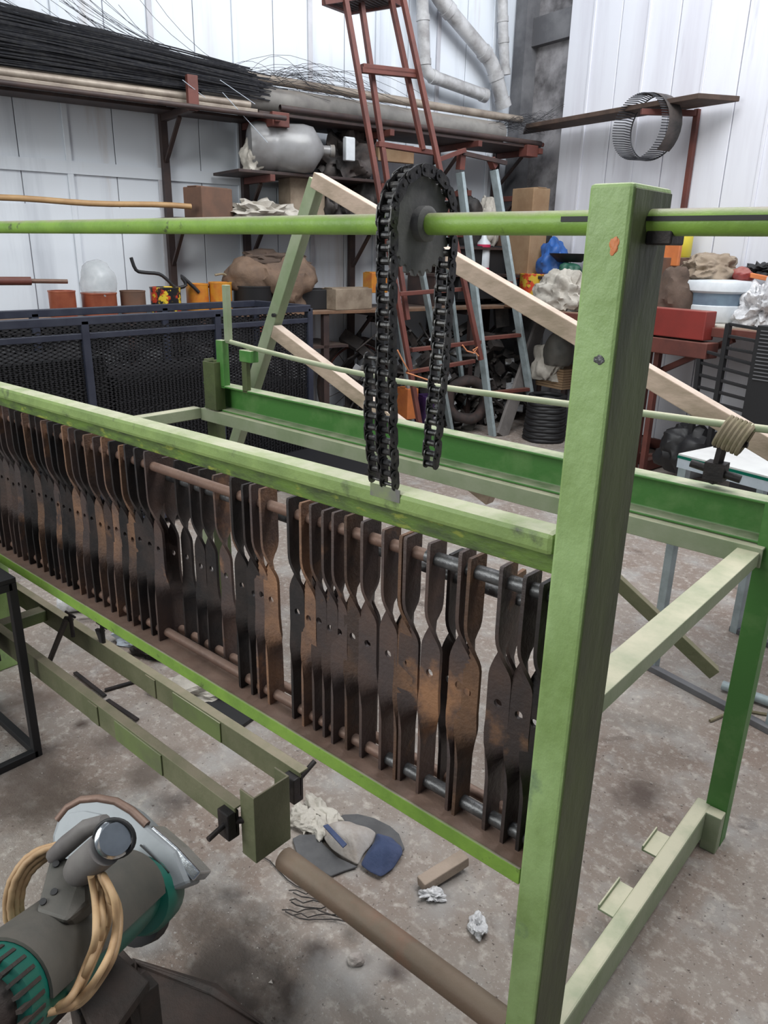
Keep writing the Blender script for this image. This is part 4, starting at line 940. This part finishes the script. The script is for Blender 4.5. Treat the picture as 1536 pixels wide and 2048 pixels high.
lump('blue_tarp', 1086, 480, 1126, 544, .30, blue_p, 'bright blue plastic tarp beside the cardboard box', 'tarp', 41, .12, 1.356, .4, 3, onA=True)
lump('green_bag', 1120, 525, 1156, 546, .35, green_p, 'small dark green bag near the thick post', 'bag', 42, .1, 1.356, .3, 3, onA=True)
c = rw(1140, 512, 0, .28)
one('black_basin', MB().lathe(c-V((0, 0, .05)), (0, 0, 1), [(.10, 0), (.17, .06), (.175, .07), (.16, .07), (.09, .012)], 24), black_p, c, 'round black basin on the corner shelf beside the thick post', 'basin', smooth=True)
can(1044, 548, 1092, 606, .45, 1.102, flame_tin2, 'orange and yellow printed tin under the corner shelf', onA=True)
can(1024, 550, 1042, 606, .45, 1.102, flame_tin, 'narrow dark printed tin left of the orange and yellow tin', onA=True)
lump('white_rag', 1076, 542, 1170, 612, .60, rag_w, 'crumpled off-white rag on the bench edge beside the thick post', 'rag', 57, .11, 1.102, .42, 4.2, n=5, onA=True)
for k in range(9):
    x0 = 885+rr.uniform(0, 130); y0 = 385+rr.uniform(0, 70)
lump('white_cloth', 955, 400, 990, 455, .30, rag_w, 'pale crumpled sack between the ladder stiles above the shaft', 'sack', 52, .12, 1.36+.22, .6, 3)
lump('black_cap_part', 905, 380, 960, 450, .30, dark_scrap, 'round greasy black gearbox above the shaft behind the ladder', 'machine part', 53, .12, 1.36+.20, .5, 3)
MBx = MB().rbox(.3, .06, 1.56, 1.25, .5, 1.58); MBx.build('board', dark_shelf, SB)
carton('black_box', 900, 492, 1000, 552, .35, black_p, 'wide black box on the bench behind the ladder', 'box', .22, 1.356-.22)
carton('dark_carton', 985, 470, 1030, 545, .28, cardb_d, 'dark brown carton left of the tall cardboard box', 'box', .2, 1.356)

# jumble of dark iron under the bench
hp = MB(); rr = random.Random(5)
for k in range(520):
    a = rr.uniform(.22, 2.0); b_ = rr.uniform(.20, .60); z = abs(rr.gauss(0, .34)); z = min(z, .98)
    s_ = rr.uniform(.03, .10); d_ = V((rr.uniform(-1, 1), rr.uniform(-1, 1), rr.uniform(-1, 1))).normalized(); o_ = d_.orthogonal()
    c = W(a, b_, z+.03)
    if k % 3: hp.obox(c, d_*s_, o_*s_*rr.uniform(.15, .6), d_.cross(o_)*rr.uniform(.004, .03))
    else: hp.tube(c-d_*s_*2, c+d_*s_*2, rr.uniform(.006, .02), 8)
one('scrap_heap', hp, dark_scrap, W(1, .3, 0), 'heap of dark scrap iron filling the space under the bench', 'scrap', kind='stuff')
hp = MB()
for k in range(170):
    a = rr.uniform(.15, 2.1); b_ = rr.uniform(.45, .66); z = abs(rr.gauss(.1, .3)); z = min(z, .9); s_ = rr.uniform(.02, .06)
    d_ = V((rr.uniform(-1, 1), rr.uniform(-1, 1), rr.uniform(-.3, .3))).normalized(); o_ = d_.orthogonal(); hp.obox(W(a, b_, z+.03), d_*s_, o_*s_*.6, d_.cross(o_)*.006)
one('pale_scraps', hp, mat('pale_scrap', (.42, .43, .45), (.14, .13, .12), 7, .6, thr=(.45, .52)), W(1, .5, 0), 'pale metal and paper scraps strewn over the dark heap', 'scrap', kind='stuff')
def torus(c, n_, r_, tr_, m_, nm, label, cat, turns_=1, grp=None):
    n_ = V(n_).normalized(); u = n_.orthogonal().normalized(); v2 = n_.cross(u); T = thing(nm, c, label, cat, grp); T['org'] = tuple(c)
    for k in range(turns_):
        MB().path([c+n_*(tr_*1.6*(k-turns_/2))+(u*cos(2*pi*i/32)+v2*sin(2*pi*i/32))*(r_+.006*sin(i+k)) for i in range(32)], tr_, 8, closed=True).build('turn', m_, T, smooth=True)
    return T
c = foot(925, 900)+V((0, 0, .30)); torus(rw(935, 800, 1, .75), DB*.8+DA*.5+V((0, 0, .15)), .17, .045, rubber, 'rubber_hose_roll', 'thick black rubber hose roll standing behind the galvanised ladder stile', 'hose', 2)
for k in range(7):
    z = .05+.055*k; torus(W(.62, 1.30, z), (0, 0, 1), .165-.004*k, .020, black_p, 'hose_coil', f'flat black hose coil, {nth(k)} from the floor in the stack left of the thick post', 'hose coil', 2, 'stack of black hose coils')
carton('orange_bin', 803, 775, 826, 835, .72, orange_p, 'small orange carton on the floor between chain and red ladder', 'box', .16, None)
carton('purple_box', 838, 790, 858, 850, .70, mat('purple_print', (.05, .02, .10), (.02, .01, .03), 9, .5), 'small dark purple box between the two chain strands', 'box', .16, None)
carton('grey_tub', 1118, 622, 1150, 660, .60, pale_blue, 'pale grey box under the bench edge beside the thick post', 'box', .2, None, onA=True)
lump('white_sack', 1070, 690, 1120, 760, .45, rag_w, 'dirty white sack in the scrap heap left of the thick post', 'sack', 61, .1, None, .6, 3, onA=True)
T = lump('grey_motor', 1095, 665, 1140, 730, .45, saw_dust, 'round grey motor casing hung below the bench near the thick post', 'motor', 62, .12, None, .15, 2, onA=True)
MBx = MB()
for k in range(8): MBx.rbox(.05+.01*k, .98, .42+.022*k, .45, 1.30, .438+.022*k)
one('board_stack', MBx, cardb, W(.2, 1.1, .4), 'stack of thin pale boards under the bench close to the thick post', 'boards')
MBx = MB(); MBx.rbox(.06, .98, 0, .09, 1.01, .42); MBx.rbox(.06, 1.27, 0, .09, 1.30, .42); MBx.rbox(.40, .98, 0, .43, 1.01, .42); MBx.rbox(.40, 1.27, 0, .43, 1.30, .42)
one('board_trestle', MBx, dark_shelf, W(.2, 1.1, 0), 'dark four-legged trestle carrying the stack of pale boards', 'trestle')

# ------------------------------------------------------------------ right wall: board shelf, wire basket, bench and its load
RS = thing('plank_shelf', W(.3, 1.3, 2.58), 'long dark plank shelf on brackets across the white right wall', 'shelf'); RS['org'] = tuple(RS.location)
RZ = 2.56
MB().prism([W(.10, .22, RZ), W(.10, 2.34, RZ), W(.40, 2.22, RZ), W(.34, .50, RZ)], (0, 0, .035)).build('board', wood_dark, RS, bevel=.004)
bb_ = ra(1388, 225, 0, .10).y
MB().rbox(.045, bb_-.02, 1.2, .08, bb_+.02, RZ).build('bracket_post', redox, RS, bevel=.003)
MB().bar(W(.08, bb_, RZ-.03), W(.42, bb_-.22, RZ-.03), .035, .04).build('bracket_arm', redox, RS, bevel=.003)
MB().bar(W(.42, bb_-.22, RZ-.05), W(.42, bb_-.22, RZ+.15), .03, .03).build('bracket_tip', redox, RS, bevel=.003)
# roll of spiked wire strip hung on the bracket
BK = thing('wire_basket', W(.30, 1.62, 2.2), 'round basket of dark spiky wire strip hanging on the board bracket', 'basket'); BK['org'] = tuple(BK.location)
bc = rw(1306, 256, 0, .30); rad = .235
ua = (DB*.93+DA*.1).normalized(); ub = V((0, 0, 1)); axn = ua.cross(ub).normalized()
if axn.dot(DA) < 0: axn = -axn
for k in range(74):
    t = 2*pi*k/74; d_ = ua*cos(t)+ub*sin(t)*.92; p = bc+d_*rad
    w0 = .14
    MB().path([p-axn*w0*.25-ua*.03, p+axn*w0*.4+d_*.004, p+axn*w0+d_*.004-ua*.03], .0042, 4).build('tine', wire_m, BK)
MB().path([bc+(ua*cos(2*pi*i/40)+ub*sin(2*pi*i/40)*.92)*rad-axn*.015 for i in range(40)], .005, 6, closed=True).build('hoop', wire_m, BK, smooth=True)
st = []
for i in range(13):
    t = radians(100-150*i/12); d_ = ua*cos(t)+ub*sin(t)*.92; st.append((bc+d_*(rad+.004)-axn*.03, bc+d_*(rad+.004)+axn*.10))
vs = [p for s_ in st for p in s_]; MBx = MB().add(vs+[p+(p-bc).normalized()*.004 for p in vs], [(2*i, 2*i+1, 2*i+3, 2*i+2) for i in range(12)]+[(26+2*i, 26+2*i+2, 26+2*i+3, 26+2*i+1) for i in range(12)]+[(2*i, 2*i+2, 28+2*i, 26+2*i) for i in range(12)]+[(2*i+1, 27+2*i, 29+2*i, 2*i+3) for i in range(12)])
MBx.build('band', dark_scrap, BK, smooth=True)
# bench along the right wall
BR_ = thing('red_bench', W(.4, 2.5, 0), 'brown plank bench with red steel legs along the white right wall', 'workbench'); BR_['org'] = tuple(BR_.location)
RB = 1.10
for k in range(4): MB().rbox(.06+.17*k, .625 if k < 3 else 1.08, RB-.025, .06+.17*k+.165, 5.2, RB).build('plank', wood, BR_, bevel=.003)
MB().rbox(.741, 1.08, RB-.06, .775, 5.2, RB-.002).build('front_rail', redox, BR_, bevel=.003)
for b_ in (2.30, 3.9, 5.0): MB().rbox(.66, b_-.03, 0, .72, b_+.03, RB-.06).build('leg', redox, BR_, bevel=.003)
MB().bar(W(.69, 2.33, .70), W(.69, 2.95, RB-.07), .04, .04).build('brace', redox, BR_, bevel=.003)
b2, r2, z0, z1 = fita(1288, 616, 1432, 668, .72); 
RC = thing('red_vice_box', W(.72, b2, z0), 'red enamelled steel box hung at the bench front right of the thick post', 'box'); RC['org'] = tuple(RC.location)
zA = ra(1350, 616, 0, .76).z; zB = ra(1350, 672, 0, .76).z; zC = ra(1350, 706, 0, .76).z
bL = ra(1260, 650, 0, .76).y; bR_ = ra(1428, 650, 0, .76).y
MB().rbox(.745, bL, zB, .86, bR_, zA).build('body', red_cab, RC, bevel=.006)
MB().rbox(.745, bL, zC, .88, bR_+.05, zB-.012).build('lower_rail', redox, RC, bevel=.005)
MB().rbox(.745, bL+.05, 0.0, .80, bL+.11, zC).build('leg', redox, RC, bevel=.004)
MB().rbox(.745, bL+.26, 0.0, .79, bL+.30, zC).build('leg', redox, RC, bevel=.004)
# on the bench
b2, r2, z0, z1 = fita(1372, 556, 1500, 618, .42, RB)
bc = W(.42, b2, RB+.012)
BS = thing('enamel_basin', bc, 'round white enamel basin with a blue-grey band on the right bench', 'basin'); BS['org'] = tuple(bc)
h = max(.16, z1-RB); r2 = min(r2, .34)
MB().lathe(bc, (0, 0, 1), [(r2*.84, 0), (r2*.88, .01), (r2*.89, h*.36), (r2*.86, h*.38)], 36).build('lower_shell', white_p, BS, smooth=True)
MB().lathe(bc+V((0, 0, h*.38)), (0, 0, 1), [(r2*.86, 0), (r2*.87, h*.02), (r2*.88, h*.26)], 36).build('band', basin_band, BS, smooth=True)
MB().lathe(bc+V((0, 0, h*.64)), (0, 0, 1), [(r2*.9, 0), (r2*.99, h*.05), (r2, h*.22), (r2*.97, h*.27), (r2*.6, h*.30)], 36).build('lid', white_p, BS, smooth=True)
MB().rbox(.1, b2-r2*.9, RB, .72, b2+r2*1.4, RB+.010).build('paper_sheet', rag_w, BR_)
lump('tan_canvas', 1380, 508, 1470, 556, .42, rag_t, 'folded tan canvas lying on the lid of the enamel basin', 'canvas', 71, .22, bc.z+h*.93, .5, 2.4, onA=True, n=5)
lump('brown_cloth', 1322, 530, 1386, 628, .62, rag_b, 'dark brown cloth slumped over the bench edge right of the thick post', 'cloth', 72, .16, RB-.02, .45, 2.2, onA=True, n=4)
carton('orange_sheet', 1318, 486, 1362, 532, .40, orange_p, 'bright orange plastic sheet sticking up right of the thick post', 'sheet', .03, None, onA=True)
T = thing('yellow_bottle', rw(1360, 515, 0, .22), 'yellow plastic bottle behind the thick post under the shaft', 'bottle'); c = rw(1360, 515, 0, .22); T['org'] = tuple(c); 
MB().lathe(c, (0, 0, 1), [(.07, 0), (.075, .01), (.075, .20), (.04, .25), (.03, .30)], 20).build('body', yellow_p, T, smooth=True); MB().lathe(c+V((0, 0, .30)), (0, 0, 1), [(.034, 0), (.034, .03)], 16).build('cap', yellow_p, T, smooth=True)
MB().rbox(.06, ra(1330, 520, 0, .2).y, RB, .52, ra(1378, 520, 0, .2).y, c.z-.002).build('box_under_bottle', cardb_d, BR_, bevel=.004)
lump('red_pepper_tool', 1466, 535, 1504, 566, .38, red_cab, 'dull red cast knob lying right of the tan canvas', 'knob', 73, .08, bc.z+h*.93, .3, 2, onA=True)
A = rw(1500, 550, 0, .38); B = rw(1560, 562, 0, .38)
one('orange_chisel', MB().bar(A, B, .04, .03), orange_p, A, 'orange-handled chisel at the right edge of the bench', 'tool', bevel=.005)
lump('plastic_wrap', 1496, 562, 1575, 618, .42, foil, 'crumpled white plastic wrap at the right end of the bench', 'plastic', 74, .16, RB+.012, .8, 4, onA=True, n=5)
lump('wire_coil_pile', 1490, 528, 1560, 552, .20, black_p, 'thin dark wires curling above the orange handle', 'wires', 75, .1, None, .9, 5, onA=True)
# black slatted rack leaning under the bench
RK = thing('slatted_rack', rw(1420, 860, 0, 1.0), 'black steel rack with nine flat slats leaning under the right bench', 'rack'); RK['org'] = tuple(RK.location)
def rk(x, y): return rw(x, y, 0, .86)
L0, L1 = rk(1458, 648), rk(1428, 830); R0, R1 = rk(1530, 660), rk(1505, 850)
LL0, LL1 = rk(1402, 700), rk(1388, 820)
MB().bar(L0, L1+(L1-L0)*.5, .035, .03).build('stile', black_p, RK); MB().bar(R0, R1+(R1-R0)*.5, .035, .03).build('stile', black_p, RK); MB().bar(LL0, LL1+(LL1-LL0)*.6, .035, .03).build('stile', black_p, RK)
for k in range(9):
    t = k/8.0; a_ = L0.lerp(L1, t); b_ = R0.lerp(R1, t)
    if k >= 3: a_ = LL0.lerp(LL1, (k-3)/5)
    MB().bar(a_, b_, .025, .018).build('slat', black_p, RK, bevel=.002)
q = [rw(1512, 650, 0, .95), rw(1600, 662, 0, .95), rw(1560, 868, 0, .95), rw(1498, 852, 0, .95)]
SP = thing('black_speaker', (q[3]+q[2])/2, 'tall black perforated cabinet at the right edge under the bench', 'cabinet'); SP['org'] = tuple(SP.location)
q = [W(.95, ra(1506, 700, 0, .95).y, 0), W(.95, ra(1640, 700, 0, .95).y, 0)]
y0 = ra(1510, 650, 0, .95).z
MB().prism([q[0], q[1], q[1]+V((0, 0, y0)), q[0]+V((0, 0, y0))], -DA*.09).build('body', black_p, SP, bevel=.004)
for k in range(14): 
    z = y0-.03-.022*k; a_ = q[0]+V((0, 0, z))+DB*.03+DA*.003; MB().bar(a_, a_+DB*.5, .004, .006).build('grille_bar', joint_dark, SP)
# rust-red steel frames on the floor behind the machine's right end
b0 = foot(1290, 905)
FM = thing('red_floor_frame', foot(1330, 905), 'low rust-red welded frame on the floor beyond the white table', 'frame'); FM['org'] = tuple(FM.location)
def ff(x, y, z): return at(x, y, 2, z)
for a_, b_ in (((1180, 905), (1372, 925)), ((1200, 862), (1395, 905)), ((1280, 868), (1290, 915)), ((1395, 870), (1372, 925)), ((1290, 930), (1400, 898))):
    MB().bar(ff(*a_, .05), ff(*b_, .05), .05, .08).build('bar', redox, FM, bevel=.003)
for a_ in ((1296, 900), (1322, 895)): c = ff(*a_, .0); MB().bar(c, c+V((0, 0, .62)), .05, .05).build('post', redox, FM, bevel=.003)
lump('black_sheet_heap', 1330, 850, 1440, 886, .80, black_p, 'crumpled black sheet on the floor under the slatted rack', 'sheet', 81, .2, .12, .5, 3, onA=True)

# ------------------------------------------------------------------ floor debris in front
c = at(712, 1700, 2, 0)
cu = (at(800, 1700, 2, 0)-at(625, 1690, 2, 0)).normalized(); cv = V((-cu.y, cu.x, 0))
CP = thing('baseball_cap', c, 'worn cap with white front, navy back and charcoal peak lying on the floor', 'cap'); CP['org'] = tuple(c)
def poly_floor(px, z, th, m_, nm, parent, dome=0, bevel=.002):
    pts = [at(x, y, 2, z) for x, y in px]; return MB().prism(pts, (0, 0, th)).build(nm, m_, parent, bevel=bevel)
poly_floor([(585, 1680), (600, 1672), (632, 1672), (648, 1692), (676, 1718), (715, 1736), (690, 1744), (662, 1755), (620, 1735), (596, 1716)], .004, .006, cap_grey, 'peak', CP)
poly_floor([(672, 1640), (688, 1633), (716, 1632), (748, 1640), (780, 1656), (798, 1672), (809, 1700), (800, 1712), (700, 1680)], .004, .008, cap_grey, 'rear_rim', CP)
def dome(px, m_, nm, h, seed):
    n = 12; pts = [at(x, y, 2, .008) for x, y in px]; cen = sum(pts, V())/len(pts); vs = []; fs = []; rings = [1, .93, .75, .5, .25]
    for ri, f in enumerate(rings):
        for i, p in enumerate(pts):
            q = cen+(p-cen)*f; q.z = .008+h*(1-f**2)+(.010*noise.noise(q*26+V((seed, 0, 0))) if ri else 0); vs.append(q)
    vs.append(cen+V((0, 0, h))); m2 = len(pts)
    for ri in range(len(rings)-1):
        for i in range(m2): fs.append((ri*m2+i, ri*m2+(i+1) % m2, (ri+1)*m2+(i+1) % m2, (ri+1)*m2+i))
    fs += [((len(rings)-1)*m2+i, (len(rings)-1)*m2+(i+1) % m2, len(vs)-1) for i in range(m2)]; fs.append(tuple(range(m2-1, -1, -1)))
    o_ = MB().add(vs, fs).build(nm, m_, CP, smooth=True); sb = o_.modifiers.new('s', 'SUBSURF'); sb.levels = 1; sb.render_levels = 2; return o_
def dense(px, k=4):
    out = []
    for i in range(len(px)):
        a_ = px[i]; b_ = px[(i+1) % len(px)]
        out += [(a_[0]+(b_[0]-a_[0])*j/k, a_[1]+(b_[1]-a_[1])*j/k) for j in range(k)]
    return out
dome(dense([(638, 1654), (660, 1648), (700, 1646), (730, 1655), (756, 1668), (748, 1692), (730, 1712), (718, 1736), (690, 1722), (662, 1702), (645, 1680)], 3), cap_white, 'front_panel', .050, 1)
dome(dense([(752, 1666), (785, 1676), (806, 1696), (808, 1712), (790, 1738), (762, 1760), (740, 1750), (718, 1734), (732, 1706), (746, 1690)], 3), cap_blue, 'back_panel', .045, 2)
MB().prism([at(x, y, 2, .052) for x, y in ((646, 1653), (656, 1650), (694, 1690), (686, 1697))], (0, 0, .004)).build('badge', cap_blue, CP, bevel=.001, label='navy badge strip')
rr = random.Random(2)
for k, (x, y) in enumerate(((600, 1625), (632, 1612), (655, 1632), (610, 1650), (640, 1655), (665, 1640), (618, 1640), (592, 1640))):
    c = at(x, y, 2, .012); a_ = rr.uniform(0, 3)
    e1 = V((cos(a_), sin(a_), 0)); e2 = V((-sin(a_), cos(a_), 0))
    one('torn_rag', MB().blob(c, e1*.045, e2*.024, V((0, 0, .018)), 90+k, .8, 2.6, 3), rag_w, c, 'off-white rag scrap in the floor pile by the cap, '+('leftmost at the back', 'topmost of the pile', 'right end of the back row', 'left, in the middle', 'centre of the pile', 'rightmost, touching the cap', 'low in the middle', 'leftmost, behind the bracket')[k], 'rag', 'rag scraps beside the cap')
A = at(930, 1715, 2, .035); B = at(842, 1770, 2, .020)
one('wood_offcut', MB().bar(A, B, .035, .03, up=(0, 0, 1)), mat('dusty_offcut', (.34, .27, .22), (.25, .20, .16), 10, .9, bump=.3), B, 'dusty wooden offcut lying under the lower rail near the post', 'wood', bevel=.003)
c = at(955, 1858, 2, 0)
one('crushed_bottle', MB().blob(c+V((0, 0, .014)), cu*.022, cv*.034, V((0, 0, .02)), 77, .7, 3, 4), foil, c, 'small crushed clear plastic wad on the floor left of the thick post', 'plastic', smooth=False)
c = at(712, 1925, 2, 0)
one('pale_pebble', MB().blob(c+V((0, 0, .010)), cu*.020, cv*.016, V((0, 0, .014)), 78, .3, 2, 3), stone_m, c, 'pale pebble on the floor just left of the brown pipe', 'stone')
c = at(920, 1700, 2, 0)
one('clear_wrapper', MB().blob(at(865, 1790, 2, .01), cu*.03, cv*.02, V((0, 0, .012)), 79, .9, 3, 4), foil, at(865, 1790, 2, 0), 'limp clear wrapper on the floor in front of the wooden offcut', 'plastic')
for k in range(7):
    x0, y0 = 565+rr.uniform(0, 20), 1780+9*k
    pts = [at(x0+i*16+rr.uniform(-3, 3), y0+rr.uniform(-6, 6)+i*1.5, 2, .006+.012*rr.random()) for i in range(8)]
    one('bent_wire', MB().path(pts, .0017, 5), dark_scrap, pts[0], f'thin black wire in the tangle beside the brown pipe, {nth(k)} from the back', 'wire', 'wire tangle beside the pipe')
grit = MB()
for k in range(2600):
    x = rr.uniform(-3.2, .6); y = rr.uniform(.3, 3.2); s_ = rr.uniform(.0010, .0032) if k % 12 else rr.uniform(.003, .006)
    c = V((x, y, s_*.4)); grit.add([c+V((s_, 0, 0)), c+V((-s_*.6, s_*.8, 0)), c+V((-s_*.5, -s_*.9, 0)), c+V((0, 0, s_*.8))], [(0, 1, 3), (1, 2, 3), (2, 0, 3), (0, 2, 1)])
one('floor_grit', grit, stone_m, (0, 0, 0), 'fine pale grit scattered over the concrete', 'grit', kind='stuff')
# things lying behind the drawbar, low on the floor
c = at(118, 1225, 2, 0)
PB = thing('crumpled_bottle', c, 'clear crumpled plastic bottle on the floor behind the drawbar at far left', 'bottle'); PB['org'] = tuple(c)
MB().lathe(c+V((0, 0, .045)), (cu*.9+cv*.3), [(.03, 0), (.045, .02), (.043, .09), (.046, .10), (.043, .17), (.018, .23), (.016, .26)], 18).build('body', foil, PB, smooth=True)
MB().lathe(c+V((0, 0, .045))+(cu*.9+cv*.3).normalized()*.255, (cu*.9+cv*.3), [(.019, 0), (.019, .02)], 14).build('cap', black_p, PB)
for k, (x, y, e, m_, l_, ct) in enumerate(((285, 1285, .11, pale_blue, 'pale blue crumpled sheet on the floor behind the drawbar clamp', 'sheet'), (320, 1310, .10, dark_scrap, 'dark rag lump under the lower rail, mid length', 'rag'), (400, 1385, .16, rag_w, 'flattened pale sack on the floor under the lower rail', 'sack'))):
    c = at(x, y, 2, 0); one(('crumpled_sheet', 'dark_rag', 'flat_sack')[k], MB().blob(c+V((0, 0, .02)), cu*e, cv*e*.55, V((0, 0, .05)), 100+k, .6, 3, 4), m_, c, l_, ct)
c = at(455, 1432, 2, 0); one('black_strip', MB().bar(at(405, 1400, 2, .01), at(500, 1442, 2, .01), .10, .012), black_p, c, 'black rubber strip on the floor beside the flattened sack', 'strip')
for k, (q0_, q1_) in enumerate((((210, 1380), (280, 1360)), ((215, 1400), (275, 1440)), ((150, 1345), (210, 1392)))):
    one('iron_strip', MB().bar(at(*q0_, 2, .008), at(*q1_, 2, .008), .014, .006), black_steel, at(*q0_, 2, 0), ('thin black strip lying between the two drawbar irons, upper one', 'thin black strip lying between the two drawbar irons, lower one', 'thin black strip beside the screw clamp foot')[k], 'metal strip')
